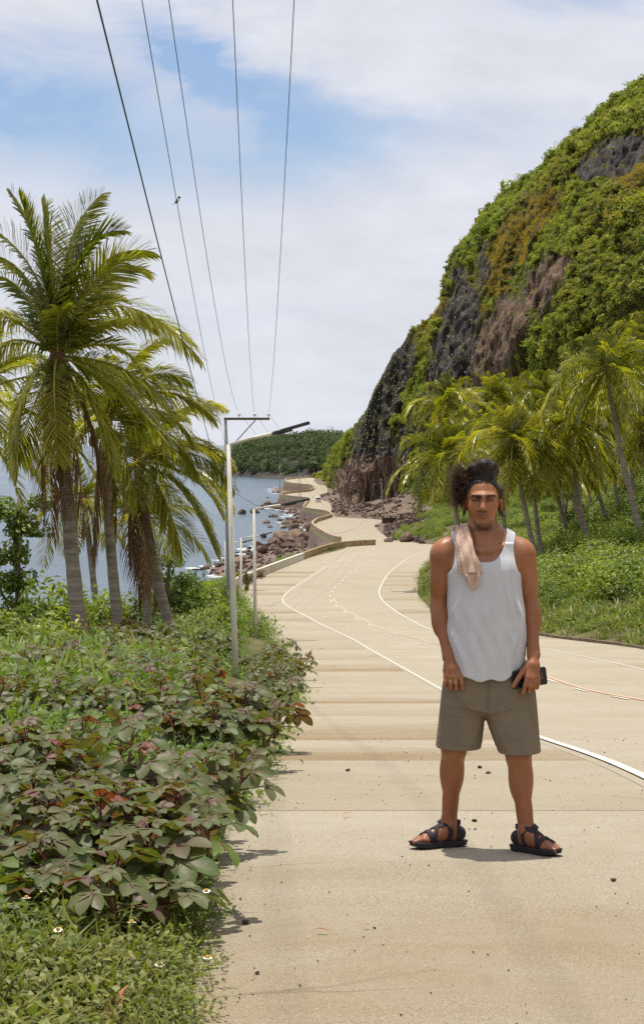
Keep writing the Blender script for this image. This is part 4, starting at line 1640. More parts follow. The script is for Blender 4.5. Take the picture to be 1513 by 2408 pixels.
GR = 'coconut palms at the foot of the hill'
for i, (cr, Y, ft, bd, lab, L, n) in enumerate([
    ((1425, 865), 128, (1516, 1292), (1462, 1080), 'tallest right palm with a thick curved trunk at the right edge', 4.9, 26),
    ((1205, 1035), 132, (1266, 1330), (1232, 1190), 'palm directly behind the head of the man', 4.8, 27),
    ((1048, 1060), 150, (1092, 1262), (1066, 1165), 'leftmost right palm drooping over the road bend', 4.9, 26),
    ((1046, 940), 178, (1080, 1255), (1060, 1100), 'upper left palm of the grove standing before the dark cliff', 4.4, 22),
    ((1162, 925), 190, (1190, 1245), (1172, 1080), 'small high palm between the bare earth and the man', 4.2, 22),
    ((1272, 925), 182, (1334, 1312), (1312, 1120), 'palm behind the straight thin trunk right of the man', 4.2, 22),
    ((1338, 990), 134, (1408, 1350), (1366, 1210), 'right palm whose curved trunk stands beside the dark boulder', 4.2, 22),
    ((1506, 985), 150, (1570, 1290), (1530, 1140), 'palm cut by the right edge of the picture', 4.6, 22),
    ((1376, 1035), 158, (1450, 1306), (1412, 1180), 'palm with a trunk leaning right behind the dark boulder', 4.2, 20),
    ((1430, 1020), 166, (1462, 1272), (1446, 1150), 'thin palm high on the grassy slope at the right', 4.0, 20),
    ((1518, 790), 178, (1560, 1250), (1535, 1040), 'high palm in the upper right above the grove', 4.6, 22),
    ((1318, 1055), 148, (1390, 1318), (1352, 1190), 'one of the two close leaning palms, the nearer to the man', 4.0, 20),
    ((1255, 1010), 138, (1282, 1335), (1258, 1200), 'palm whose trunk stands close beside the trunk behind the man', 4.2, 20),
    ((1115, 1020), 166, (1130, 1262), (1118, 1150), 'palm crown between the leftmost palm and the man', 4.2, 22),
    ((1345, 900), 196, (1398, 1240), (1370, 1090), 'back row palm with its crown left of the tallest right palm', 4.4, 22),
    ((1470, 920), 172, (1500, 1262), (1482, 1100), 'palm crown just right of the tallest right palm trunk', 4.4, 22),
    ((1290, 1075), 156, (1350, 1310), (1318, 1200), 'low palm crown between the man and the straight thin trunk', 4.0, 20)]):
    palm(cr, Y, ft, bd, lab, GR, 40 + i, n=n + 7, L=L, dead=i % 2, tr=(.25 if i == 0 else .19, .15), nl=56, wind=.12, coco=5 if i < 3 else 3, wide=.10, ll=1.3)


# ---------------------------------------------------------------- broad-leaved trees
def leaf_tree(u, v, Y, hgt, blobs, mat, label, seed, size=.12, n=5200):
    p = at(u, v, Y)
    z = float(ground_z(p[0], Y)) - .1
    o = thing('leafy_tree', (p[0], Y, z), label, 'tree')
    r = np.random.default_rng(seed)
    m_ = MB()
    m_.tube([(0, 0, 0), (.1, 0, hgt * .3), (-.05, .1, hgt * .6), (.1, 0, hgt * .92)], [.2, .16, .12, .04], 8)
    VV, FF, TT, n0 = [], [], [], 0
    for k, (dx, dy, dz, R, sz) in enumerate(blobs):
        m_.tube([(0, 0, max(.3, dz - R * .9)), (dx * .5, dy * .5, dz - R * .2), (dx, dy, dz + R * .3)], [.07, .05, .02], 6)
        V, F, t = leaf_blob(int(n * R * R / sum(b[3] ** 2 for b in blobs)), size / R, 9, seed * 50 + k)
        VV.append(V * R * np.array([1, 1, sz]) + np.array([dx, dy, dz - R * .3]))
        FF.append(F + n0)
        TT.append(np.clip(t + r.normal(0, .08), 0, 1))
        n0 += len(V)
    m_.build('trunk', M_BARK, o, True)
    add('crown', make_mesh('crown', np.concatenate(VV), np.concatenate(FF), mat, False, {'rnd': np.concatenate(TT)}), o)


leaf_tree(40, 1400, 72, 6.2, [(0, 0, 1.0, .9, 1.4), (.15, 0, 2.2, .8, 1.3), (-.2, .1, 3.3, .85, 1.2), (.4, 0, 4.4, 1.0, .9), (-.6, 0, 5.0, 1.2, .8), (.9, .2, 5.3, .8, .8), (-1.2, 0, 2.2, 1.1, 1.0)], M_BUSH,
          'vine covered tree at the left edge against the sea', 61, .20, 5200)
leaf_tree(395, 1400, 80, 3.4, [(0, 0, 1.4, .9, 1.0), (.7, 0, 2.3, .8, .9), (-.6, 0, 2.4, .7, .9), (.1, 0, 3.2, .8, .8)], M_BUSH, 'small round leaved tree behind the leaning palm beside the water', 62, .16, 1800)
leaf_tree(1330, 1250, 175, 5.0, [(0, 0, 2.2, 1.4, 1.0), (1.3, 0, 3.2, 1.5, .9), (-1.3, 0, 3.4, 1.4, .9), (.1, 0, 4.5, 1.6, .8)], M_BUSH, 'dark leafy tree between the palm trunks on the right slope', 63, .24, 2200)
leaf_tree(1470, 1180, 190, 6.0, [(0, 0, 2.5, 1.7, 1.0), (1.6, 0, 3.6, 1.8, .9), (-1.6, 0, 3.8, 1.6, .9), (.1, 0, 5.2, 1.9, .8)], M_BRIGHT, 'bright green leafy tree at the right edge behind the tall palm', 64, .26, 2600)
leaf_tree(578, 1335, 150, 2.0, [(0, 0, .9, .9, 1.0), (1.0, 0, 1.3, .8, .9), (-.8, 0, 1.2, .7, .9)], leaf_mat('red_green_leaves', [(.1, (.05, .07, .01)), (.5, (.13, .10, .02)), (.8, (.25, .06, .03))], .5, .3),
          'red tipped bush behind the third lamp post at the sea wall', 65, .17, 900)

# ================================================================ street lights, utility poles, wires
M_WHITEPOLE = plain('white_painted_steel', (.60, .56, .48), .45, .15, 2.0)
M_GREYPOLE = plain('grey_steel_pole', (.27, .27, .26), .5, .2, 1.5)
M_LAMP = plain('dark_lamp_housing', (.045, .038, .03), .4, .2, 4.0)
M_ARM = plain('weathered_timber', (.15, .11, .07), .8, .3, 5.0)
M_PORC = plain('white_porcelain', (.75, .75, .74), .25, .05)
M_WIRE = plain('black_cable', (.018, .018, .02), .6, .1)


def street_light(top, foot, arm, tip, Y, label, r0=.085, base_d=None):
    T = at(top[0], top[1], Y)
    B = at(foot[0], foot[1], Y)
    z = float(ground_z(B[0], Y))
    B[2] = min(B[2], z) if base_d is None else base_d
    A = at(arm[0], arm[1], Y)
    E = at(tip[0], tip[1], Y)
    o = thing('street_light', B, label, 'street light', 'street lights along the road')
    m_ = MB()
    c = T - B
    m_.tube([(0, 0, -.2), c * .4, c], [r0 * 1.1, r0 * .95, r0 * .7], 10)
    m_.build('pole', M_WHITEPOLE, o, True)
    m_ = MB()
    m_.box((0, 0, .02), (.36, .36, .04))
    m_.build('base_plate', M_WHITEPOLE, o)
    m_ = MB()
    a0, a1 = T - B, A - B
    m_.tube([a0 + (-.02, 0, -.02), a0 * .5 + a1 * .5 + (0, 0, .02), a1], r0 * .5, 8)
    m_.build('arm', M_WHITEPOLE, o, True)
    m_ = MB()
    e = E - B
    d = e - a1
    L = np.linalg.norm(d)
    ang = math.atan2(d[2], d[0])
    R = roty(-ang)
    s = L / .97
    m_.box(a1 + d * .52, (L * .96, .30 * s, .075 * s), R)
    m_.box(a1 + d * .30 + (0, 0, -.05 * s), (L * .42, .24 * s, .06 * s), R)
    m_.tube([a1 - d * .06, a1 + d * .12], r0 * .62, 8)
    lh = m_.build('lamp_head', M_LAMP, o)
    m_ = MB()
    m_.box(a1 + d * .58 + R @ np.array([0, 0, .045 * s]), (L * .8, .27 * s, .012), R)
    m_.build('solar_panel', plain('dark_panel_glass', (.03, .035, .05), .15, .05), lh)


street_light((537, 1045), (556, 1648), (645, 1018), (728, 994), 52, 'nearest and tallest white street light with the long arm')
street_light((597, 1197), (601, 1548), (664, 1186), (728, 1173), 89, 'second white street light, right of the utility pole')
street_light((567, 1265), (567, 1500), (612, 1259), (640, 1251), 126, 'third white street light between the two nearer poles')
street_light((530, 1272), (531, 1440), (566, 1275), (594, 1269), 163, 'farthest white street light half hidden by the utility pole')


def catenary(P, Q, sag, n=40):
    t = np.linspace(0, 1, n)[:, None]
    L = P * (1 - t) + Q * t
    L[:, 2] -= (4 * sag * t * (1 - t))[:, 0]
    return L


UT, UB = at(530, 985, 100), at(543, 1450, 100)
UB[2] = float(ground_z(UB[0], 100)) - .1
up = thing('utility_pole', UB, 'grey utility pole with a crossarm to the right beside the nearest street light', 'utility pole')
m_ = MB()
c = UT - UB
m_.tube([(0, 0, 0), c * .33, c * .66, c], [.20, .175, .13, .085], 12)
m_.build('pole', M_GREYPOLE, up, True)
m_ = MB()
ca, cb = at(526, 985, 99.85) - UB, at(634, 984, 99.85) - UB
m_.box((ca + cb) / 2, (cb[0] - ca[0], .11, .13))
m_.build('crossarm', M_ARM, up)
m_ = MB()
m_.tube([at(600, 988, 99.8) - UB, at(556, 1036, 99.85) - UB], .035, 6)
m_.tube([at(556, 1036, 99.85) - UB, at(536, 1050, 99.95) - UB], .03, 6)
m_.build('brace', M_GREYPOLE, up)
INS = [at(u, 976, 99.85) for u in (562, 598, 631)]
for p in INS:
    m_ = MB()
    m_.tube([(0, 0, -.20), (0, 0, .0)], .02, 6)
    m_.tube([(0, 0, -.05), (0, 0, 0), (0, 0, .03), (0, 0, .06), (0, 0, .09), (0, 0, .14)], [.03, .085, .05, .085, .05, .03], 10)
    m_.build('insulator', M_PORC, up, True, p - UB)


def wire(pts, r, label, group='overhead power lines'):
    m_ = MB()
    m_.tube(pts, r, 6)
    o = m_.build('power_line', M_WIRE)
    tag(o, label, 'power line', group)


def run(P, u0, lift=0.0, b=.001, cc=.00078, x25=None, dev=0.0):
    """from the pole back over the camera"""
    t = np.linspace(0, 108, 60)
    z = P[2] + lift + b * t + cc * t * t
    s = (x25 - P[0]) / 74.3
    return np.stack([P[0] + s * t, P[1] - t, z], -1)


X3 = [at(u, 0, 25.7)[0] for u in (395, 547, 693)]
for p, x, lab in zip(INS, X3, ('third wire from the left, ending on the left insulator', 'fourth wire from the left, ending on the middle insulator', 'rightmost overhead wire, ending on the right insulator')):
    wire(run(p + (0, 0, .14), 0, x25=x), .0062, lab)


def fit_wire(px, r, label):
    """px: (u, v, Y) knots"""
    P = np.array([at(*q) for q in px])
    y = P[::-1, 1]
    fx, fz = pchip(y, P[::-1, 0]), pchip(y, P[::-1, 2])
    # smooth parabola through the knots
    cz = np.polyfit(P[:, 1], P[:, 2], 2)
    cx = np.polyfit(P[:, 1], P[:, 0], 1)
    Y = np.linspace(P[0, 1], -8, 60)
    pts = np.stack([np.polyval(cx, Y), Y, np.polyval(cz, Y)], -1)
    wire(pts, r, label)
    return cx, cz


W1 = fit_wire([(530, 1147, 100), (497, 1075, 80), (450, 920, 56), (410, 760, 42.5), (360, 520, 32), (300, 230, 25), (245, 0, 21.2)], .0115, 'thick leftmost black cable running down behind the palm fronds')
W2 = fit_wire([(530, 1040, 100), (500, 930, 70), (465, 750, 49), (420, 500, 36), (375, 230, 28.5), (335, 0, 24.3)], .0062, 'second wire from the left, the one the bird sits on')


def far_pole(u, vt, vb, Y, label, arm=True, lean=0.0, r=.16, armw=2.2):
    B = at(u, vb, Y)
    T = at(u + lean, vt, Y)
    B[2] = float(ground_z(B[0], Y)) - .2
    o = thing('utility_pole', B, label, 'utility pole', 'far utility poles')
    m_ = MB()
    m_.tube([(0, 0, 0), (T - B) * .5, T - B], [r, r * .8, r * .6], 8)
    m_.build('pole', M_GREYPOLE, o, True)
    if arm:
        m_ = MB()
        m_.box(T - B + (0, -.15, -.3), (armw, .12, .14))
        m_.build('crossarm', M_ARM, o)
    return T


F1 = far_pole(903, 1126, 1231, 452, 'leaning utility pole at the foot of the brown cliff', True, -8, .17, 5.0)
F2 = far_pole(819, 1119, 1181, 690, 'grey utility pole against the cliff behind the white van', False, 0)
F3 = far_pole(702, 1103, 1171, 735, 'thin utility pole left of the white van, the left of a close pair', False, 0, .13)
F4 = far_pole(707, 1113, 1171, 738, 'thin utility pole left of the white van, the right of a close pair', False, 0, .13)
F5 = far_pole(658, 1088, 1152, 850, 'farthest thin utility pole by the shore boulders', False, 0, .16)
for k, (p, dx, lab) in enumerate(zip(INS, (-1.8, 0, 1.8), ('left wire from the crossarm down to the leaning far pole', 'middle wire from the crossarm down to the leaning far pole', 'right wire from the crossarm down to the leaning far pole'))):
    wire(catenary(p + (0, 0, .14), F1 + (dx, -.15, -.1), 6.5 + k * .3), .007, lab, 'wires beyond the utility pole')
wire(catenary(at(533, 1147, 100), F1 + (0, 0, -3), 5.5), .012, 'black cable sagging from the utility pole across the water', 'wires beyond the utility pole')
wire(catenary(F1, F2 + (0, 0, -.3), 4), .03, 'far wire between the leaning pole and the cliff pole', 'wires beyond the utility pole')
wire(catenary(F2, F3, 3), .03, 'far wire crossing the road beyond the white van', 'wires beyond the utility pole')


# ---------------------------------------------------------------- bird on the second wire
def bird():
    Y = 35.6
    cx, cz = W2
    p = np.array([np.polyval(cx, Y), Y, np.polyval(cz, Y) + .012])
    o = thing('bird', p, 'small dark bird with pale breast perched on the second wire', 'bird')
    M_BD = plain('dark_plumage', (.05, .04, .035), .8, .2, 40)
    M_BW = plain('pale_breast', (.6, .58, .54), .8, .1, 40)
    R = roty(math.radians(35))
    m_ = MB()
    m_.ell((0, 0, .065), (.030, .030, .058), 10, 8, 0, R)
    m_.ell((.034, -.004, .125), (.024, .023, .024), 10, 8)
    m_.tube([(.055, -.006, .124), (.075, -.008, .120)], [.007, .001], 5)
    m_.box((-.052, 0, .01), (.075, .020, .006), roty(math.radians(-48)))
    m_.build('body', M_BD, o, True)
    m_ = MB()
    m_.ell((.012, -.012, .072), (.022, .022, .044), 10, 8, 0, R)
    m_.build('breast', M_BW, o, True)
    for s in (-1, 1):
        m_ = MB()
        m_.ell((-.012, .022 * s, .06), (.014, .008, .052), 8, 6, 0, R)
        m_.build('wing', M_BD, o, True)
        m_ = MB()
        m_.tube([(.002, .008 * s, .03), (.004, .008 * s, -.004)], .0025, 4)
        m_.build('leg', M_BD, o)


bird()


# ---------------------------------------------------------------- rocks
def rock_mesh(name, mat, seed, sub=2, cuts=9):
    """a broken, flat-sided stone of about unit size"""
    import bmesh
    bm = bmesh.new()
    bmesh.ops.create_icosphere(bm, subdivisions=sub, radius=.6)
    r = np.random.default_rng(seed)
    N = r.normal(0, 1, (cuts, 3))
    N /= np.linalg.norm(N, axis=1)[:, None]
    D = r.uniform(.30, .5, cuts)
    for v in bm.verts:
        p = np.array(v.co)
        for n, d in zip(N, D):
            e = p @ n - d
            if e > 0:
                p = p - n * e * .92
        v.co = p + r.normal(0, .012, 3)
    me = bpy.data.meshes.new(name)
    bm.to_mesh(me)
    bm.free()
    me.materials.append(mat)
    return me


ROCKS = [rock_mesh('rock', M_BOULDER, 700 + i) for i in range(6)]
DROCKS = [rock_mesh('rock', M_DARKROCK, 720 + i) for i in range(4)]
GROCKS = [rock_mesh('rock', M_GREYROCK, 740 + i) for i in range(4)]


def put_rock(meshes, X, Y, s, label, group=None, cat='rock', sink=.25, name='boulder', z=None, seed=0):
    r = np.random.default_rng(seed + int(abs(X) * 100) + int(Y * 10))
    z = float(ground_z(X, Y)) if z is None else z
    sx = np.asarray(s if hasattr(s, '__len__') else (s * r.uniform(.8, 1.4), s * r.uniform(.8, 1.2), s * r.uniform(.6, .95)))
    o = add(name, meshes[int(r.integers(0, len(meshes)))], None, (X, Y, z + sx[2] * (.5 - sink)), (r.uniform(-.3, .3), r.uniform(-.3, .3), r.uniform(0, 6.28)), sx)
    return tag(o, label, cat, group)


def rock_px(meshes, u, v, Y, s, label, **k):
    p = at(u, v, Y)
    return put_rock(meshes, p[0], Y, s, label, z=p[2] - s[2] * .5 if 'z' not in k else k.pop('z'), **k)


rock_px(DROCKS, 1421, 1327, 132, (1.35, 1.2, 1.25), 'dark boulder beside a curved palm trunk on the right slope')
rock_px(GROCKS, 1452, 1440, 100, (.85, .8, 1.1), 'pale grey boulder half sunk in the undergrowth on the right')
rock_px(GROCKS, 1500, 1440, 102, (1.2, 1.0, .9), 'brownish boulder at the right edge among the undergrowth')
rock_px(GROCKS, 1375, 1478, 96, (.45, .45, .35), 'small pale stone at the foot of the right slope near the kerb')
rock_px(GROCKS, 1289, 1490, 94, (.5, .5, .35), 'small pale stone beside the kerb right of the man')
rock_px(DROCKS, 515, 1388, 104, (1.0, .8, .75), 'grey brown rock left of the utility pole at the verge')
rock_px(GROCKS, 550, 1680, 30, (.22, .2, .14), 'small pale stone in the weeds near the nearest street light')
rock_px(DROCKS, 609, 1468, 92, (.45, .45, .6), 'small brown stone at the road edge beside the second street light')


def shore():
    r = np.random.default_rng(33)
    # individual boulders along the shore below the parapets
    lst = []
    for (zx, zy, sz) in ((260, 682, 4.0), (425, 628, 3.2), (350, 676, 3.4), (390, 655, 2.6), (415, 735, 3.0), (440, 760, 2.4), (520, 820, 4.6), (505, 850, 4.6), (600, 870, 5.2), (585, 915, 4.6), (640, 905, 3.6),
                         (560, 955, 3.6), (505, 930, 3.0), (470, 935, 2.4), (455, 870, 3.0), (690, 900, 3.0), (590, 775, 3.0), (520, 765, 2.4), (545, 740, 2.6), (470, 700, 2.8), (500, 725, 2.2), (440, 700, 2.2), (400, 820, 2.0),
                         (610, 960, 3.2), (650, 940, 3.0), (490, 985, 2.4), (460, 560, 2.4), (490, 560, 2.0), (430, 590, 2.2), (680, 955, 2.6), (535, 890, 3.4), (560, 850, 3.4), (625, 845, 3.4), (660, 870, 3.2)):
        u, v = z3(zx, zy)
        a, b = ray(u, v)
        Y = 23.0 / -b
        lst.append((a * Y, Y, sz * r.uniform(.75, 1.0)))
    for X, Y, s in lst:
        z = max(float(ground_z(X, Y)), SEA - .3)
        put_rock(ROCKS if Y < 620 else ROCKS + DROCKS, X, Y, s, 'brown boulder on the shore below the road', 'boulders along the shore', z=z)
    for i in range(190):
        Y = r.uniform(290, 860)
        X = float(XL(Y)) - r.uniform(2, 26)
        z = float(ground_z(X, Y))
        if z < -26.2:
            continue
        put_rock(ROCKS, X, Y, r.uniform(.6, 2.2), 'smaller brown stone on the shore below the road', 'stones along the shore', z=z, name='shore_stone')
    # slabs of fallen rock at the cliff foot
    for (u, v, s) in ((955, 1268, 2.3), (975, 1262, 1.6), (990, 1272, 1.4), (940, 1262, 1.5), (925, 1256, 1.4), (1000, 1258, 1.2), (865, 1206, 2.2), (842, 1200, 2.0), (800, 1190, 1.8), (815, 1196, 1.8), (830, 1208, 1.6), (785, 1186, 1.5), (885, 1233, 1.2), (912, 1268, 1.2)):
        X, Y = road_pt(u, v + 6)
        put_rock(ROCKS + GROCKS[:1], X, Y, s, 'block of fallen rock at the foot of the cliff', 'fallen rocks at the cliff foot')
    # rubble too small to pick apart
    m_ = MB()
    pts = []
    for (ua, ub, va, vb, k) in ((905, 1020, 1235, 1276, 420), (775, 860, 1178, 1216, 330), (840, 900, 1210, 1222, 120), (735, 800, 1164, 1172, 80), (900, 1000, 1180, 1236, 500)):
        for _ in range(k):
            pts.append(road_pt(r.uniform(ua, ub), r.uniform(va, vb)))
    for X, Y in pts:
        if X < float(XR(Y)) + .2:
            continue
        s = r.uniform(.25, .9)
        q = r.normal(0, 1, (4, 3))
        R_ = rotz(r.uniform(0, 6.28)) @ rotx(r.uniform(0, 3))
        m_.box((X, Y, float(ground_z(X, Y)) + s * .2), (s * r.uniform(.6, 1.3), s * r.uniform(.6, 1.2), s * .7), R_)
    tag(m_.build('rubble', M_BOULDER), 'brown stone rubble spilled along the inner road edge', 'rubble', kind='stuff')
    m_ = MB()
    for _ in range(1500):
        Y = r.uniform(270, 900)
        X = float(XL(Y)) - r.uniform(1.5, 30)
        z = float(ground_z(X, Y))
        if z < -25.8:
            continue
        s = r.uniform(.3, 1.1)
        m_.box((X, Y, z + s * .15), (s * r.uniform(.7, 1.6), s * r.uniform(.6, 1.2), s * .7), rotz(r.uniform(0, 6.28)) @ rotx(r.uniform(-.6, .6)))
    tag(m_.build('shore_rubble', M_BOULDER), 'small stones filling the shore between the boulders', 'rubble', kind='stuff')
    # surf where the stones meet the water
    m_ = MB()
    for _ in range(110):
        Y = r.uniform(300, 1150)
        X = float(XL(Y)) - 6
        while float(ground_z(X, Y)) > SEA + .1 and X > -80:
            X -= .7
        for k in range(3):
            x, y_ = X - r.uniform(-.5, 3.0), Y + r.uniform(-2, 2)
            w, l = r.uniform(.3, .9), r.uniform(.5, 1.6)
            an = np.arange(7) * 2 * np.pi / 7
            rr = r.uniform(.6, 1.2, 7)
            m_.put(np.stack([x + np.cos(an) * l * rr, y_ + np.sin(an) * w * rr * 2, np.full(7, SEA + .03 + .004 * k)], -1), [tuple(range(7))])
    tag(m_.build('surf_foam', plain('white_foam', (.72, .75, .76), .8, .1, 2.0)), 'white surf breaking along the stony shore', 'surf', kind='stuff')


shore()


# ---------------------------------------------------------------- van, people and stall far down the road
def van():
    X, Y = road_pt(748, 1180)
    Y = 680.0
    X = at(748, 1180, Y)[0]
    o = thing('van', (X, Y, -float(DROP(Y)) + .03), 'small white van driving away on the far road', 'van')
    M_V = plain('white_car_paint', (.72, .72, .70), .3, .05)
    M_GL = plain('dark_car_glass', (.03, .035, .04), .1, .1)
    M_TY = plain('tyre_rubber', (.02, .02, .02), .8, .1)
    M_RED = plain('red_tail_lamp', (.35, .03, .02), .3, .1)
    prof = np.array([(-2.1, .35), (-2.1, 1.0), (-2.0, 1.85), (-1.8, 1.98), (1.0, 1.98), (1.5, 1.2), (2.1, 1.0), (2.15, .35)])
    m_ = MB()
    n = len(prof)
    V = []
    for x, ins in ((-.86, 0), (.86, 0)):
        for yy, zz in prof:
            V.append((x * (1 if zz < 1.1 else .9), yy, zz))
    F4 = [(i, (i + 1) % n, n + (i + 1) % n, n + i) for i in range(n)]
    m_.put(V, F4)
    m_.put(np.array(V)[:n], [tuple(range(n))])
    m_.put(np.array(V)[n:], [tuple(range(n))[::-1]])
    m_.build('body', M_V, o)
    m_ = MB()
    m_.box((0, -2.07, 1.45), (1.3, .06, .55))
    m_.build('rear_window', M_GL, o)
    for s in (-1, 1):
        m_ = MB()
        m_.box((s * .81, -.2, 1.45), (.05, 2.2, .45))
        m_.build('side_window', M_GL, o)
        m_ = MB()
        m_.box((s * .72, -2.12, .85), (.16, .05, .3))
        m_.build('tail_lamp', M_RED, o)
        for yy in (-1.35, 1.4):
            m_ = MB()
            m_.tube([(s * .68, yy, .31), (s * .88, yy, .31)], .31, 14)
            m_.build('wheel', M_TY, o)
    m_ = MB()
    m_.box((0, -2.14, .45), (1.6, .12, .2))
    m_.build('bumper', plain('grey_bumper', (.2, .2, .2), .5, .1), o)


van()


def far_person(u, v, Y, shirt, label, name='person', bike=False):
    p = at(u, v, Y)
    z = -float(DROP(Y)) + .02
    o = thing(name, (p[0], Y, z), label, 'person')
    m_ = MB()
    for s in (-1, 1):
        m_.tube([(.09 * s, 0, .85), (.11 * s, -.05, .45), (.12 * s, 0, .04), (.12 * s, -.14, .03)], [.085, .06, .045, .04], 8)
        m_.tube([(.19 * s, 0, 1.40), (.25 * s, .02, 1.12), (.24 * s, -.06, .86)], [.055, .045, .035], 8)
    m_.tube([(0, 0, .82), (0, 0, 1.05), (0, 0, 1.3), (0, 0, 1.43), (0, 0, 1.5)], [.15, .14, .17, .12, .055], 10)
    m_.ell((0, -.01, 1.60), (.08, .095, .115), 10, 8)
    m_.build('body', plain('skin_far', (.25, .14, .08), .6, .1), o, True)
    m_ = MB()
    m_.tube([(0, 0, .85), (0, 0, 1.05), (0, 0, 1.3), (0, 0, 1.45)], [.17, .16, .195, .10], 10)
    for s in (-1, 1):
        m_.tube([(.15 * s, 0, 1.40), (.235 * s, .01, 1.18)], [.07, .06], 8)
    m_.build('shirt', shirt, o, True)
    m_ = MB()
    m_.tube([(0, 0, .88), (0, 0, .78)], [.175, .17], 10)
    for s in (-1, 1):
        m_.tube([(.09 * s, 0, .82), (.115 * s, -.05, .45)], [.105, .085], 8)
    m_.build('shorts', plain('dark_cloth', (.03, .03, .04), .8, .1), o, True)
    m_ = MB()
    m_.ell((0, .015, 1.645), (.085, .095, .09), 10, 8)
    m_.build('hair', plain('black_hair', (.012, .01, .01), .6, .1), o, True)


far_person(780, 1216, 548, plain('black_shirt', (.03, .03, .035), .8, .1), 'distant person in dark clothes standing on the second bend')
far_person(812, 1219, 525, plain('brown_shirt', (.16, .09, .06), .8, .1), 'distant person in brown shirt walking right of the dark clothed one')


def motorbike():
    Y = 520.0
    p = at(852, 1219, Y)
    o = thing('motorcycle', (p[0], Y, float(ground_z(p[0], Y)) + .02), 'dark motorcycle parked at the far inner road edge', 'motorcycle', rot=(0, 0, .9))
    MT = plain('black_rubber', (.02, .02, .02), .8, .1)
    for yy in (-.62, .62):
        a = np.linspace(0, 2 * np.pi, 17)
        m_ = MB()
        m_.tube(np.stack([0 * a, yy + .27 * np.cos(a), .3 + .27 * np.sin(a)], -1), .045, 6, caps=False)
        w = m_.build('wheel', MT, o)
        m_ = MB()
        m_.tube([(-.05, yy, .3), (.05, yy, .3)], .06, 8)
        m_.build('hub', M_GREYPOLE, w)
    m_ = MB()
    m_.tube([(0, -.62, .3), (0, -.1, .55), (0, .35, .6), (0, .5, .95)], [.05, .12, .12, .04], 8)
    m_.tube([(0, .62, .3), (0, .48, .98)], .03, 6)
    m_.build('frame', plain('dark_red_paint', (.12, .02, .02), .3, .1), o, True)
    m_ = MB()
    m_.ell((0, -.25, .76), (.13, .42, .07), 10, 6)
    m_.build('seat', MT, o, True)
    m_ = MB()
    m_.tube([(-.33, .40, 1.02), (0, .48, .98), (.33, .40, 1.02)], .018, 6)
    m_.build('handlebar', M_GREYPOLE, o)


motorbike()


def stall():
    Y = 425.0
    p = at(914, 1231, Y)
    z = float(ground_z(p[0], Y))
    o = thing('roadside_stall', (p[0], Y, z), 'small brown wooden stall at the foot of the cliff', 'stall')
    mt = plain('brown_planks', (.12, .075, .045), .85, .3, 4.0)
    for sx in (-1, 1):
        for sy in (-1, 1):
            m_ = MB()
            m_.box((sx * 1.5, sy * .8, .9), (.12, .12, 1.8))
            m_.build('post', mt, o)
    m_ = MB()
    m_.box((0, -.1, 1.86), (3.6, 2.2, .10), rotx(.08))
    m_.build('roof', mt, o)
    m_ = MB()
    m_.box((0, -.55, .85), (3.1, .6, .08))
    m_.build('counter', mt, o)
    m_ = MB()
    m_.box((0, .78, .7), (2.9, .06, 1.2))
    m_.build('back_panel', mt, o)


stall()


# ---------------------------------------------------------------- daisies, fallen leaves, pebbles on the concrete
M_PETAL = plain('white_petal', (.78, .76, .70), .6, .05)
M_YOLK = plain('yellow_flower_centre', (.55, .27, .02), .7, .2, 200.0)


def daisy(u, v, Y, h, label, seed):
    r = np.random.default_rng(seed)
    Y -= .35
    top = at(u, v, Y)
    gz = float(ground_z(top[0], Y))
    h = max(.06, top[2] - gz)
    b = np.array([top[0] + r.uniform(-.05, .05), Y + r.uniform(-.03, .03), gz])
    o = thing('daisy', b, label, 'flower', 'small daisies in the near weeds')
    c = top - b
    m_ = MB()
    m_.tube([(0, 0, 0), c * .5 + (r.uniform(-.02, .02), 0, 0), c], .0016, 4)
    m_.build('stem', M_GSTEM, o)
    m_ = MB()
    m_.ell(c + (0, 0, .004), (.0075, .0075, .006), 8, 5)
    m_.build('flower_centre', M_YOLK, o, True)
    R = rotx(r.uniform(-.4, .4))
    for k in range(6):
        a = k * math.pi / 3 + r.uniform(-.15, .15)
        d = np.array([math.cos(a), math.sin(a), .05])
        s_ = np.array([-math.sin(a), math.cos(a), 0])
        q = np.array([d * .006 - s_ * .004, d * .006 + s_ * .004, d * .0145 + s_ * .005, d * .0145 - s_ * .005 + (0, 0, .0)]) @ R.T + c
        m_ = MB()
        m_.put(q, [(0, 1, 2, 3)])
        m_.build('petal', M_PETAL, o)


DAISY = [(103, 2093, 6.9), (63, 2111, 6.8), (95, 2203, 6.45), (183, 2238, 6.35), (210, 2254, 6.3), (110, 2355, 6.0), (139, 2360, 6.0), (46, 2267, 6.3), (310, 2168, 6.5), (272, 2395, 5.8), (235, 2295, 6.1),
         (20, 2342, 5.95), (91, 2362, 5.9), (126, 2374, 5.9), (310, 2252, 6.3), (375, 2268, 6.25), (488, 2252, 6.3), (45, 2401, 5.8), (137, 2186, 6.5), (485, 2095, 7.0), (640, 1755, 12.6), (560, 1790, 11.5)]
for i, (u, v, Y) in enumerate(DAISY):
    daisy(u, v, Y, .2, 'small white petalled daisy with yellow centre on a thin stalk in the near weeds', 800 + i)

M_DRY = leaf_mat('dry_orange_leaf', [(.1, (.30, .12, .05)), (.5, (.45, .20, .09)), (.9, (.55, .30, .16))], .6, .25)


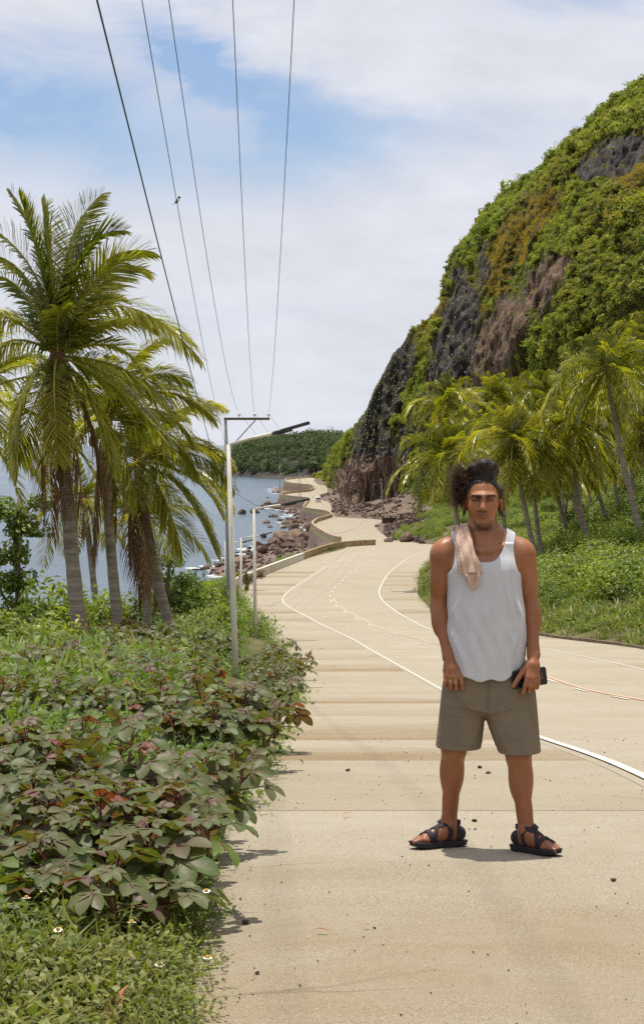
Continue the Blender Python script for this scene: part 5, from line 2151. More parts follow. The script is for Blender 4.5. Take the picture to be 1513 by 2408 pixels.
def fallen_leaf(X, Y, L, rz, label, tilt=(.5, .2), z=None, w=.34):
    ts = np.linspace(0, 1, 8)
    ws = np.sin(np.pi * ts ** .8) * L * w * .5 + .001
    mid = np.stack([0 * ts, (ts - .5) * L, .10 * L * np.sin(np.pi * ts)], -1)
    V = np.stack([mid + np.stack([-ws, 0 * ts, ws * .5], -1), mid, mid + np.stack([ws, 0 * ts, ws * .5], -1)], 1).reshape(-1, 3)
    o = add('fallen_leaf', make_mesh('fallen_leaf', V, grid_faces(8, 3), M_DRY, True, {'rnd': np.full(len(V), random.random())}), None,
            (X, Y, (float(ground_z(X, Y)) if z is None else z) + .012), (tilt[0], tilt[1], rz))
    tag(o, label, 'leaf', 'dry fallen leaves')


pa = at(252, 2380, 5.45)
fallen_leaf(pa[0], 5.45, .11, .25, 'large dry orange leaf upright in the bottom weeds', (.9, .3), pa[2] - .03)
pa = at(292, 2342, 5.5)
fallen_leaf(pa[0], 5.5, .10, -.6, 'dry pinkish leaf leaning right of the large orange one', (.8, -.3), pa[2] - .02)
pa = at(196, 2240, 6.3)
fallen_leaf(pa[0], 6.3, .04, -.6, 'tiny orange leaf among the daisies', (.5, .2), pa[2] - .01)
for i, (u, v, L, lab) in enumerate([(755, 2196, .05, 'dry curled leaf scrap on the concrete right of the clump'), (860, 2185, .035, 'small dry scrap on the concrete below the man'), (785, 1568, .25, 'dry leaf on the far shoulder slab'),
                                    (757, 1527, .3, 'brown leaf on the shoulder near the second street light'), (815, 1920, .06, 'thin dry stalk along the slab joint')]):
    X, Y = road_pt(u, v)
    fallen_leaf(X, Y, L, 1.4 + i, lab, (.1, .1), -float(DROP(Y)) + .003, .25)

for i, (u, v, s, lab) in enumerate([(1126, 1806, .03, 'grey pebble on the concrete between the legs of the man'), (1146, 1819, .026, 'second grey pebble between the legs of the man, the nearer one'), (577, 2171, .022, 'dark pebble beside the near clump'),
                                    (1441, 2071, .02, 'dark pebble on the concrete right of the man'), (1114, 1931, .02, 'small dark pebble left of the right sandal'), (818, 1813, .03, 'pale pebble on the shoulder left of the man'),
                                    (1116, 1950, .012, 'tiny pebble behind the sandals'), (604, 2290, .014, 'tiny dark stone near the bottom left of the concrete'), (1208, 1996, .012, 'tiny stone touching the shadow of the man'),
                                    (880, 2183, .01, 'tiny stone on the open concrete')]):
    X, Y = road_pt(u, v)
    put_rock(DROCKS, X, Y, (s * 1.3, s, s * .8), lab, 'pebbles on the concrete', 'pebble', .2, 'pebble', -float(DROP(Y)))


def grit():
    r = np.random.default_rng(44)
    m_ = MB()
    n = 1300
    Y = 5.0 + r.random(n) ** 1.5 * 16
    X = XL(Y) + .05 + r.random(n) ** 1.3 * (LEFT(Y) - XL(Y) + .8)
    nz = fbm(X * 1.3, Y * .9, 0, 3, 150)
    for x, y_, q in zip(X, Y, nz):
        if q < -.05 and r.random() < .7:
            continue
        s = .0012 + .0028 * r.random() ** 3 * (1 + .04 * y_)
        m_.box((x, y_, -float(DROP(y_)) + s * .35 + .003), (s * r.uniform(1, 2), s * r.uniform(.8, 1.6), s), rotz(r.uniform(0, 6.28)))
    tag(m_.build('grit', M_DARKROCK), 'loose grit scattered over the near concrete', 'grit', kind='stuff')


grit()

# ================================================================ the man
class Field:
    def __init__(self, lo, hi, h):
        self.lo, self.h = np.asarray(lo, float), h
        self.n = np.ceil((np.asarray(hi) - self.lo) / h).astype(int) + 1
        self.ax = [self.lo[i] + h * np.arange(self.n[i]) for i in range(3)]
        self.F = np.full(self.n, .2, np.float32)

    def sl(self, lo, hi):
        s = []
        for i in range(3):
            a = int(max(0, math.floor((lo[i] - self.lo[i]) / self.h)))
            b = int(min(self.n[i], math.ceil((hi[i] - self.lo[i]) / self.h) + 1))
            s.append(slice(a, max(a, b)))
        return tuple(s)

    def grids(self, s):
        return (self.ax[0][s[0]][:, None, None], self.ax[1][s[1]][None, :, None], self.ax[2][s[2]][None, None, :])

    def union(self, fn, lo, hi, k=.02, pad=.03):
        s = self.sl(np.asarray(lo) - pad - k, np.asarray(hi) + pad + k)
        d = fn(*self.grids(s))
        a = self.F[s]
        if k > 0:
            q = np.maximum(k - np.abs(a - d), 0) / k
            self.F[s] = np.minimum(a, d) - q * q * k * .25
        else:
            self.F[s] = np.minimum(a, d)

    def cut(self, fn, lo, hi, k=.01, pad=.02):
        s = self.sl(np.asarray(lo) - pad - k, np.asarray(hi) + pad + k)
        d = -fn(*self.grids(s))
        a = self.F[s]
        q = np.maximum(k - np.abs(a - d), 0) / k
        self.F[s] = np.maximum(a, d) + q * q * k * .25

    def cone(self, a, b, ra, rb, k=.02):
        a, b = np.asarray(a, float), np.asarray(b, float)
        r = max(ra, rb)
        self.union(sd_cone(a, b, ra, rb), np.minimum(a, b) - r, np.maximum(a, b) + r, k)

    def ell(self, c, r, k=.02, R=None):
        c, r = np.asarray(c, float), np.asarray(r, float)
        m = r.max()
        self.union(sd_ell(c, r, R), c - m, c + m, k)

    def chain(self, pts, rad, k=.012):
        for i in range(len(pts) - 1):
            self.cone(pts[i], pts[i + 1], rad[i], rad[i + 1], k)

    def mesh(self):
        F = self.F
        ins = F < 0
        nx, ny, nz = F.shape
        c = np.zeros((nx - 1, ny - 1, nz - 1), np.uint8)
        for dx in (0, 1):
            for dy in (0, 1):
                for dz in (0, 1):
                    c += ins[dx:nx - 1 + dx, dy:ny - 1 + dy, dz:nz - 1 + dz]
        act = np.argwhere((c > 0) & (c < 8))
        vid = np.full(c.shape, -1, np.int32)
        vid[act[:, 0], act[:, 1], act[:, 2]] = np.arange(len(act))
        cor = [(0, 0, 0), (1, 0, 0), (0, 1, 0), (1, 1, 0), (0, 0, 1), (1, 0, 1), (0, 1, 1), (1, 1, 1)]
        val = np.stack([F[act[:, 0] + a, act[:, 1] + b, act[:, 2] + d] for a, b, d in cor], 1).astype(float)
        cp = np.array(cor, float)
        acc = np.zeros((len(act), 3))
        cnt = np.zeros(len(act))
        for i, j in ((0, 1), (2, 3), (4, 5), (6, 7), (0, 2), (1, 3), (4, 6), (5, 7), (0, 4), (1, 5), (2, 6), (3, 7)):
            m = (val[:, i] < 0) != (val[:, j] < 0)
            t = np.where(m, val[:, i] / (val[:, i] - val[:, j] + 1e-12 * (val[:, i] == val[:, j])), 0)
            acc += np.where(m[:, None], cp[i] + (cp[j] - cp[i]) * t[:, None], 0)
            cnt += m
        V = (act + acc / cnt[:, None]) * self.h + self.lo
        faces = []
        for ax in range(3):
            sa = [slice(0, n) for n in F.shape]
            sb = [slice(0, n) for n in F.shape]
            sa[ax] = slice(0, F.shape[ax] - 1)
            sb[ax] = slice(1, F.shape[ax])
            o1, o2 = (ax + 1) % 3, (ax + 2) % 3
            for q in (o1, o2):
                sa[q] = sb[q] = slice(1, F.shape[q] - 1)
            A, B = ins[tuple(sa)], ins[tuple(sb)]
            for flip, m in ((False, A & ~B), (True, ~A & B)):
                e = np.argwhere(m)
                if not len(e):
                    continue
                e[:, o1] += 1
                e[:, o2] += 1
                idx = []
                for d1, d2 in ((-1, -1), (0, -1), (0, 0), (-1, 0)):
                    g = e.copy()
                    g[:, o1] += d1
                    g[:, o2] += d2
                    idx.append(vid[g[:, 0], g[:, 1], g[:, 2]])
                q = np.stack(idx, 1)
                faces.append(q[:, ::-1] if flip else q)
        Fc = np.concatenate(faces)
        return V, Fc[(Fc >= 0).all(1)]


def sd_cone(a, b, ra, rb):
    ba = b - a
    L2 = float(ba @ ba)

    def f(X, Y, Z):
        t = np.clip(((X - a[0]) * ba[0] + (Y - a[1]) * ba[1] + (Z - a[2]) * ba[2]) / L2, 0, 1)
        return np.sqrt((X - a[0] - ba[0] * t) ** 2 + (Y - a[1] - ba[1] * t) ** 2 + (Z - a[2] - ba[2] * t) ** 2) - (ra + (rb - ra) * t)
    return f


def sd_ell(c, r, R=None):
    c, r = np.asarray(c, float), np.asarray(r, float)

    def f(X, Y, Z):
        x, y, z = X - c[0], Y - c[1], Z - c[2]
        if R is not None:
            x, y, z = (R[0][i] * x + R[1][i] * y + R[2][i] * z for i in range(3))
        k0 = np.sqrt((x / r[0]) ** 2 + (y / r[1]) ** 2 + (z / r[2]) ** 2)
        k1 = np.sqrt((x / r[0] ** 2) ** 2 + (y / r[1] ** 2) ** 2 + (z / r[2] ** 2) ** 2) + 1e-9
        return k0 * (k0 - 1) / k1
    return f


def smooth_mesh(V, F, it=2, lam=.5):
    E = np.concatenate([F[:, [0, 1]], F[:, [1, 2]], F[:, [2, 3]], F[:, [3, 0]]])
    E = np.concatenate([E, E[:, ::-1]])
    cnt = np.bincount(E[:, 0], minlength=len(V))[:, None]
    for _ in range(it):
        S = np.stack([np.bincount(E[:, 0], V[E[:, 1], i], len(V)) for i in range(3)], 1) / np.maximum(cnt, 1)
        V = V + lam * (S - V)
    return V


PX = (1135 - UC) / FPX * 8.65
PERSON = np.array([PX, 8.65, -1.846])
man = thing('person', PERSON, 'man in white tank top and khaki shorts standing on the concrete', 'person')


def gz(x, y):                        # ground under a foot, in the man's own space
    return float(-DROP(8.65 + y)) + 1.846 + .004


# feet: ankle position, direction of the toes
FEET = [dict(ank=(-.142, .105), dir=np.array([-.93, -.36]), s=-1), dict(ank=(.194, -.055), dir=np.array([.70, -.71]), s=1)]


def foot_frame(ft):
    d = np.append(ft['dir'] / np.linalg.norm(ft['dir']), 0)
    n = np.array([-d[1], d[0], 0])          # left of the walking direction
    a = np.array([ft['ank'][0], ft['ank'][1], 0])
    a[2] = gz(a[0], a[1])
    return a, d, n


def foot_prims(f, ft, grow=0.0, toes=True):
    a, d, n = foot_frame(ft)
    inner = n if ft['s'] < 0 else -n        # big-toe side faces the other foot
    if ft['s'] < 0:
        inner = n * (1 if (n @ np.array([1, 0, 0])) > 0 else -1)
    else:
        inner = n * (1 if (n @ np.array([-1, 0, 0])) > 0 else -1)
    z = np.array([0, 0, 1.0])
    so = .024
    g = grow
    f.cone(a - d * .045 + z * (so + .030), a + d * .02 + z * (so + .045), .031 + g, .036 + g, .02)
    f.cone(a + z * (so + .055), a + d * .10 + z * (so + .030), .034 + g, .026 + g, .02)
    f.cone(a - d * .03 + z * (so + .022), a + d * .13 + inner * .012 + z * (so + .018), .026 + g, .022 + g, .02)
    f.cone(a + d * .02 - inner * .012 + z * (so + .018), a + d * .12 - inner * .026 + z * (so + .014), .022 + g, .018 + g, .02)
    f.cone(a + d * .10 + inner * .02 + z * (so + .020), a + d * .12 - inner * .03 + z * (so + .014), .022 + g, .016 + g, .016)
    if toes:
        for k, (o, l, r_) in enumerate(((.030, .062, .0125), (.011, .060, .0095), (-.006, .052, .009), (-.021, .043, .0085), (-.034, .032, .0085))):
            b = a + d * .125 + inner * o + z * (so + .013)
            f.cone(b - d * .01, b + d * l * .55 + z * .004, r_ + g, r_ + g, .006)
            f.cone(b + d * l * .55 + z * .004, b + d * l - z * .003, r_ + g, r_ * .92 + g, .006)
    return inner


def torso_prims(f, grow=0.0):
    g = grow
    f.ell((.015, .005, .86), (.168 + g, .118 + g, .13 + g), .03)
    f.ell((.005, .0, 1.06), (.140 + g, .102 + g, .17 + g), .06)
    f.ell((.0, .005, 1.25), (.158 + g, .112 + g, .15 + g), .06)
    for s in (-1, 1):
        f.ell((.068 * s, -.062, 1.285), (.075 + g, .045 + g, .06 + g), .04)
        f.cone((.02 * s, .02, 1.365), (.165 * s, .012, 1.355), .070 + g, .052 + g, .05)
        f.cone((.03 * s, .022, 1.46), (.135 * s, .015, 1.395), .040 + g, .036 + g, .05)


body = Field((-.34, -.26, -.03), (.38, .24, 1.79), .0034)
torso_prims(body)
for s in (-1, 1):
    body.ell((.182 * s, .005, 1.338), (.054, .058, .074), .035)
# neck
body.cone((0, .025, 1.40), (-.003, .020, 1.53), .060, .050, .045)
for s in (-1, 1):
    body.cone((.018 * s, -.060, 1.385), (.046 * s, .015, 1.53), .013, .012, .03)
    body.cone((.02 * s, -.086, 1.370), (.09 * s, -.056, 1.392), .009, .008, .03)
# arms (viewer's left, viewer's right)
ARM = {-1: [(-.183, .005, 1.345), (-.199, .020, 1.112), (-.158, -.080, .892)], 1: [(.183, .005, 1.345), (.216, .018, 1.112), (.221, -.085, .905)]}
for s in (-1, 1):
    sh, el, wr = (np.array(q) for q in ARM[s])
    body.cone(sh, el, .047, .036, .03)
    body.ell(sh * .5 + el * .5 + np.array([.002 * s, -.012, .01]), (.041, .046, .085), .03)
    body.ell(sh * .45 + el * .55 + np.array([.004 * s, .02, 0]), (.036, .036, .08), .03)
    body.cone(el, wr, .036, .0265, .025)
    m = el * .72 + wr * .28
    body.ell(m + np.array([.004 * s, 0, 0]), (.040, .042, .075), .03)
    body.cone(el * .1 + wr * .9, wr, .027, .027, .01)


def finger(pts, r0, r1):
    body.chain([np.array(p) for p in pts], np.linspace(r0, r1, len(pts)), .004)


# hand of the viewer's left arm: back of the hand to us, fingers curled
body.cone((-.158, -.082, .885), (-.146, -.104, .842), .026, .028, .014)
body.cone((-.168, -.100, .850), (-.168, -.118, .806), .018, .016, .014)
body.cone((-.150, -.104, .850), (-.143, -.124, .806), .019, .017, .014)
body.cone((-.134, -.102, .848), (-.112, -.122, .808), .018, .016, .014)
for (x, kz, l, y0) in ((-.176, .803, .030, -.112), (-.1555, .803, .037, -.121), (-.1330, .803, .041, -.125), (-.1085, .806, .042, -.123)):
    tw = (x + .14) * .10
    finger([(x, y0, kz + .006), (x + tw * .5 + .002, y0 - .013, kz - l * .62), (x + tw + .005, y0 + .006, kz - l * 1.25), (x + tw + .006, y0 + .032, kz - l * 1.1)], .0110, .0090)
finger([(-.128, -.096, .862), (-.104, -.110, .832), (-.089, -.108, .802), (-.085, -.096, .778)], .0145, .0095)
# hand of the viewer's right arm, closed round the phone
body.cone((.221, -.086, .898), (.213, -.116, .856), .026, .028, .014)
body.cone((.200, -.116, .856), (.188, -.144, .806), .019, .016, .014)
body.cone((.214, -.116, .856), (.210, -.142, .802), .019, .017, .014)
body.cone((.228, -.112, .856), (.230, -.132, .806), .018, .015, .014)
finger([(.186, -.148, .806), (.176, -.158, .770), (.167, -.146, .738), (.163, -.122, .732)], .0112, .0088)
finger([(.204, -.146, .802), (.199, -.156, .768), (.195, -.136, .742), (.193, -.110, .746)], .0112, .009)
finger([(.222, -.140, .802), (.219, -.149, .770), (.216, -.126, .746), (.214, -.100, .752)], .0108, .0088)
finger([(.238, -.130, .806), (.237, -.138, .778), (.234, -.117, .757), (.232, -.095, .762)], .0098, .0082)
finger([(.200, -.108, .868), (.172, -.136, .838), (.148, -.148, .806), (.124, -.146, .768)], .0150, .0098)
# legs
LEG = {-1: [(-.088, .01, .84), (-.126, .045, .455), (-.1435, .105, .115)], 1: [(.108, .0, .84), (.160, -.03, .435), (.195, -.055, .100)]}
for s in (-1, 1):
    hp, kn, an = (np.array(q) for q in LEG[s])
    body.cone(hp, kn, .088, .052, .03)
    body.ell(kn + np.array([0, -.012, .005]), (.048, .050, .055), .03)
    an[2] += 0
    body.cone(kn, an, .047, .030, .03)
    cf = kn * .68 + an * .32
    body.ell(cf + np.array([0.002 * s, .016, 0]), (.055, .054, .105), .03)
    body.cone(kn * .3 + an * .7, an, .033, .030, .02)
    a, d, n_ = foot_frame(FEET[0 if s < 0 else 1])
    body.cone(an, (a[0], a[1], a[2] + .085), .030, .033, .02)
    body.ell((a[0] + n_[0] * .03, a[1] + n_[1] * .03, a[2] + .105), (.013, .013, .015), .015)
    body.ell((a[0] - n_[0] * .03, a[1] - n_[1] * .03, a[2] + .100), (.013, .013, .015), .015)
    foot_prims(body, FEET[0 if s < 0 else 1])
# head
HC = np.array([-.004, .012, 1.612])
body.ell(HC, (.0755, .096, .094), .012)
body.ell((-.005, -.032, 1.558), (.059, .066, .073), .014)
body.cone((-.046, .0, 1.546), (-.022, -.060, 1.494), .021, .013, .014)
body.cone((.038, .0, 1.546), (.012, -.060, 1.494), .021, .013, .014)
body.ell((-.006, -.070, 1.487), (.024, .020, .019), .02)
for s in (-1, 1):
    body.ell((-.006 + .044 * s, -.054, 1.566), (.021, .018, .024), .024)
    body.cone((-.007 + .012 * s, -.0935, 1.6145), (-.005 + .050 * s, -.0765, 1.6160), .0105, .0095, .026)
for s in (-1, 1):
    body.cut(sd_ell((-.007 + .031 * s, -.098, 1.5975), (.0235, .019, .0115)), (-.06, -.12, 1.57), (.05, -.07, 1.62), .010)
for s in (-1, 1):
    body.ell((-.007 + .031 * s, -.0755, 1.5960), (.0165, .0095, .0080), .004)
body.cone((-.008, -.090, 1.606), (-.011, -.114, 1.5605), .0080, .0125, .012)
for s in (-1, 1):
    body.ell((-.010 + .0155 * s, -.098, 1.5545), (.0095, .0105, .0085), .008)
body.ell((-.009, -.090, 1.5335), (.024, .0135, .0055), .006)
body.ell((-.009, -.089, 1.5235), (.021, .0135, .0062), .006)
body.cut(sd_ell((-.009, -.107, 1.5287), (.026, .010, .0014)), (-.05, -.12, 1.52), (.04, -.09, 1.54), .004)
for s, x in ((1, .0785), (-1, -.0825)):
    body.ell((x, .012, 1.572), (.009, .019, .032), .012, rotz(.5 * s))
    body.ell((x + .003 * s, .006, 1.540), (.0075, .009, .012), .008)
bV, bF = body.mesh()
bV = smooth_mesh(bV, bF, 1, .45)


def lerp(a, b, t):
    return a + (b - a) * t[:, None]


x_, y_, z_ = bV.T
colr = np.tile(np.array([.330, .125, .050]), (len(bV), 1))
nn = fbm(x_ * 22, y_ * 22, z_ * 22, 4, 200)
colr *= (1 + .20 * nn + .12 * fbm(x_ * 7, y_ * 7, z_ * 7, 3, 207))[:, None]
colr = lerp(colr, np.array([.235, .082, .033]), sstep(.5, .2, z_) * .9)              # sun-darkened legs
colr = lerp(colr, np.array([.285, .105, .044]), sstep(1.30, 1.05, z_) * sstep(.13, .17, np.abs(x_)) * .8)
colr = lerp(colr, np.array([.31, .140, .074]), sstep(1.46, 1.36, z_) * sstep(.16, .12, np.abs(x_)) * (y_ < 0) * .6)
face = (z_ > 1.46) & (y_ < -.02)
hairc = np.array([.022, .015, .012])
fx = np.abs(x_ + .007)
brow = face & (np.abs(z_ - (1.6150 + .17 * (fx - .03) - 8 * np.maximum(fx - .034, 0) ** 2 + .0012 * nn)) < .0058 + .0024 * (fx < .03)) & (fx > .009) & (fx < .054)
colr[brow] = hairc
lid = face & (np.abs(z_ - 1.5965 - .05 * (fx - .031) + 9 * (fx - .031) ** 2) < .0036) & (np.abs(fx - .031) < .0165) & (y_ < -.06)
colr[lid] = np.array([.020, .011, .009])
crease_shade = face & (np.abs(z_ - 1.6045 + 7 * (fx - .031) ** 2) < .0016) & (np.abs(fx - .031) < .018) & (y_ < -.06)  # shade of the eyelid fold, painted as darker skin
colr[crease_shade] *= .45
frown_shade = face & (np.abs(fx - .0055 - .06 * (z_ - 1.612)) < .0013) & (z_ > 1.605) & (z_ < 1.628)  # furrows between the brows, their shade painted into the skin colour
colr[frown_shade] *= .6
mo = face & (((x_ + .009) / .025) ** 2 + ((z_ - 1.5285) / .0105) ** 2 < 1) & (y_ < -.085)
colr[mo] = np.array([.24, .090, .065])
seam = face & (np.abs(z_ - 1.5287) < .0018) & (np.abs(x_ + .009) < .026) & (y_ < -.08)
colr[seam] = np.array([.07, .025, .02])
st = sstep(1.505, 1.482, z_) * (z_ > 1.455) * (y_ < .0) * sstep(.060, .035, np.abs(x_ + .006)) * (y_ < -.035) * .8
st = np.maximum(st, .42 * sstep(.016, .006, np.abs(z_ - 1.5445 + .15 * np.abs(x_ + .009) * 0)) * (np.abs(x_ + .009) < .030) * (y_ < -.075) * (z_ > 1.538) * (z_ < 1.551))
st = np.maximum(st, .40 * (z_ > 1.47) * (z_ < 1.56) * sstep(.050, .064, np.abs(x_ + .005)) * (y_ < .02) * (y_ > -.06))
st = np.where(z_ > 1.455, st, 0)
colr = lerp(colr, np.array([.06, .032, .022]), np.clip(st + .25 * st * nn, 0, .8))
nail = np.zeros(len(bV), bool)
colr[nail] = (.5, .3, .24)


def m_skin():
    q = Mat('skin')
    c = q.attr('Col').outputs['Color']
    n = q.noise(q.obj(), 320.0, 3)
    c2 = q.mix(q.rng(n, .3, .7, 0, .18), c, (.20, .085, .04))
    q.set(q.b.inputs['Subsurface Weight'], .10)
    q.set(q.b.inputs['Subsurface Radius'], (.012, .005, .003))
    q.set(q.b.inputs['Subsurface Scale'], 1.0)
    return q.fin(c2, q.rng(q.noise(q.obj(), 30.0, 4), .3, .7, .34, .56), q.bump(q.math('ADD', n, q.noise(q.obj(), 90.0, 3)), .16, .003), .42)


add('body', make_mesh('body', bV, bF, m_skin(), True, None, None, colr), man)


# ---------------------------------------------------------------- tank top
def shirt():
    f = Field((-.24, -.21, .74), (.26, .20, 1.52), .0036)
    torso_prims(f, .0100)
    zt = np.array([.74, .79, .85, .92, .98, 1.05, 1.11, 1.20, 1.28, 1.34])
    xl = pchip(zt, [-.150, -.158, -.166, -.170, -.170, -.166, -.163, -.158, -.148, -.13])
    xr = pchip(zt, [.172, .180, .188, .194, .195, .192, .186, .172, .154, .13])
    yf = pchip(zt, [-.150, -.150, -.150, -.150, -.149, -.147, -.145, -.140, -.128, -.09])
    yb = pchip(zt, [.135, .135, .135, .135, .132, .128, .125, .122, .118, .09])

    def loose(X, Y, Z):
        zz = Z
        a, b = xl(zz), xr(zz)
        c, hw = (a + b) / 2, (b - a) / 2
        c2, hd = (yf(zz) + yb(zz)) / 2, (yb(zz) - yf(zz)) / 2
        x, y = (X - c) / hw, (Y - c2) / hd
        rr = (np.abs(x) ** 2.5 + np.abs(y) ** 2.5) ** (1 / 2.5)
        d = (rr - 1) * np.minimum(hw, hd)
        # folds hanging from the straps and pulled to the hips
        fold = 0
        for (x0, z0, x1, z1, w, am) in ((.095, 1.33, .118, .98, .011, .009), (.128, 1.28, .178, .93, .012, .010), (.045, 1.28, .055, .86, .016, .006), (-.10, 1.25, -.150, 1.0, .013, .010), (-.055, 1.2, -.075, .84, .016, .006),
                                        (.005, 1.22, .0, .84, .018, .004), (.150, 1.02, .100, .83, .013, .007), (-.140, .99, -.085, .82, .013, .007), (.16, 1.14, .185, 1.0, .008, .006)):
            t = np.clip((Z - z1) / (z0 - z1), -.15, 1.15)
            xx = x1 + (x0 - x1) * t + .006 * np.sin(Z * 31 + x0 * 50)
            e = np.exp(-((X - xx) / w) ** 2) * np.clip(1 - np.abs(t - .5) * 1.35, 0, 1)
            fold = fold + am * e
        fold = fold + .0025 * np.sin(X * 95 + 9 * np.sin(Z * 6)) * np.clip((1.2 - Z) * 4, 0, 1)
        return d - fold * 1.35
    f.union(loose, (-.22, -.18, .74), (.24, .17, 1.34), .03)
    X, Y, Z = f.ax[0][:, None, None], f.ax[1][None, :, None], f.ax[2][None, None, :]
    # sides at the straps and arm holes
    aw = pchip([.7, 1.20, 1.245, 1.28, 1.33, 1.38, 1.435, 1.6], [.4, .4, .20, .150, .136, .133, .144, .15])
    side = np.abs(X - .001) - aw(Z)
    F = np.maximum(f.F, np.where(Z > 1.2, side, -1))
    # neck opening: deep in front, shallow behind
    nf = pchip([0, .029, .058, .075, .090, .100, .110], [1.318, 1.322, 1.342, 1.366, 1.402, 1.44, 1.56])
    ax_ = np.abs(X - .003)
    zn = np.where(ax_ > .11, 9, nf(ax_))
    znb = np.where(ax_ > .105, 9, 1.405 + ax_ * ax_ * 4)
    bl = sstep(-.01, .04, Y)
    F = np.maximum(F, Z - (zn * (1 - bl) + znb * bl))
    # curved hem, higher at the sides
    xc = (X - .008) / .185
    zh = .790 + .115 * np.clip(np.abs(xc), 0, 1.2) ** 3.6 + .006 * np.sin(X * 60)
    F = np.maximum(F, zh - Z)
    # hollow below
    inner = np.maximum(f.F + .0125, Z - .96)
    F = np.maximum(F, -inner)
    f.F = F.astype(np.float32)
    V, Fc = f.mesh()
    V = smooth_mesh(V, Fc, 2, .4)
    q = Mat('white_cotton')
    p = q.obj()
    n = q.noise(p, 7.0, 5, .6)
    w = q.noise(p, 900.0, 2)
    c = q.mix(q.rng(n, .3, .7), (.64, .64, .67), (.73, .73, .76))
    m = q.fin(c, .9, q.bump(q.math('ADD', q.math('MULTIPLY', q.noise(p, 28.0, 4), .8), q.math('MULTIPLY', w, .1)), .35, .004), .2)
    q.leafy(.22, (.62, .62, .66, 1))
    add('tank_top', make_mesh('tank_top', V, Fc, m, True), man)


shirt()


# ---------------------------------------------------------------- shorts
def shorts():
    f = Field((-.25, -.19, .42), (.30, .20, .96), .0036)
    zt = np.array([.42, .46, .50, .54, .583, .62, .68, .755, .83, .90])
    lo = pchip(zt, [-.211, -.211, -.206, -.203, -.198, -.195, -.189, -.181, -.160, -.135])
    li = pchip(zt, [-.006, -.004, .002, .006, .010, .012, .02, .03, .03, .03])
    ri = pchip(zt, [.072, .066, .050, .035, .020, .010, .0, -.01, -.01, -.01])
    ro = pchip(zt, [.264, .262, .258, .255, .252, .249, .244, .234, .190, .155])

    def leg(a, b, yc0, yc1, dep):
        def g(X, Y, Z):
            A, B = a(Z), b(Z)
            c, hw = (A + B) / 2, (B - A) / 2
            yc = yc0 + (yc1 - yc0) * np.clip((Z - .45) / .35, 0, 1)
            x, y = (X - c) / hw, (Y - yc) / dep
            return ((np.abs(x) ** 2.4 + np.abs(y) ** 2.4) ** (1 / 2.4) - 1) * np.minimum(hw, dep)
        return g
    f.union(leg(lo, li, .045, .005, .112), (-.22, -.12, .42), (.04, .17, .93), .0)
    f.union(leg(ri, ro, -.015, .003, .114), (-.02, -.14, .42), (.27, .13, .93), .014)

    def pelvis(X, Y, Z):
        A, B = lo(Z), ro(Z)
        c, hw = (A + B) / 2, (B - A) / 2
        x, y = (X - c) / hw, (Y - .004) / .1155
        d = ((np.abs(x) ** 2.5 + np.abs(y) ** 2.5) ** .4 - 1) * .1155
        return np.maximum(d, (.645 + 5 * (X - .012) ** 2) - Z)
    f.union(pelvis, (-.22, -.15, .60), (.27, .15, .95), .06)
    X, Y, Z = f.ax[0][:, None, None], f.ax[1][None, :, None], f.ax[2][None, None, :]
    wr = 0
    for (xa, za, xb, zb, w, am) in ((-.18, .675, .0, .655, .006, .0045), (-.17, .635, -.02, .615, .007, .004), (.02, .65, .13, .665, .007, .004), (.05, .60, .16, .58, .008, .004), (.012, .78, .013, .66, .005, -.006), (.07, .77, .062, .66, .006, .003),
                                    (-.19, .52, -.08, .50, .012, .003), (.12, .53, .24, .52, .012, .003), (.03, .62, .10, .48, .012, .004), (-.01, .60, -.06, .47, .012, .003), (.20, .70, .235, .60, .010, .004)):
        dx, dz = xb - xa, zb - za
        t = np.clip(((X - xa) * dx + (Z - za) * dz) / (dx * dx + dz * dz), 0, 1)
        e = np.sqrt((X - xa - dx * t) ** 2 + (Z - za - dz * t) ** 2)
        wr = wr + am * np.exp(-(e / w) ** 2) * (Y < .02)
    F = f.F - wr
    hem = np.where(X < .03, .462, .452) + .02 * np.abs(X - .02) + .03 * (Y)
    F = np.maximum(F, hem - Z)
    F = np.maximum(F, -np.maximum(f.F + .010, Z - .53))
    # stitched hem line
    F = F - .0016 * ((Z - hem > .028) & (Z - hem < .034))
    F = np.maximum(F, Z - .945)
    f.F = F.astype(np.float32)
    V, Fc = f.mesh()
    V = smooth_mesh(V, Fc, 2, .4)
    q = Mat('khaki_twill')
    p = q.obj()
    n = q.noise(p, 9.0, 6, .65)
    c = q.mix(q.rng(n, .3, .7), (.180, .145, .103), (.225, .182, .132))
    c = q.mix(q.rng(q.noise(p, 500.0, 2), .35, .65, 0, .3), c, (.11, .083, .053))
    m = q.fin(c, .92, q.bump(q.math('ADD', q.noise(p, 30.0, 5), q.math('MULTIPLY', q.noise(p, 700.0, 2), .2)), .5, .004), .2)
    o = add('shorts', make_mesh('shorts', V, Fc, m, True), man)


shorts()


# ---------------------------------------------------------------- sandals
M_SOLE = plain('black_rubber_sole', (.016, .014, .018), .7, .2, 30.0, .002)
M_STRAP = plain('dark_purple_webbing', (.020, .014, .022), .75, .25, 60.0, .001)


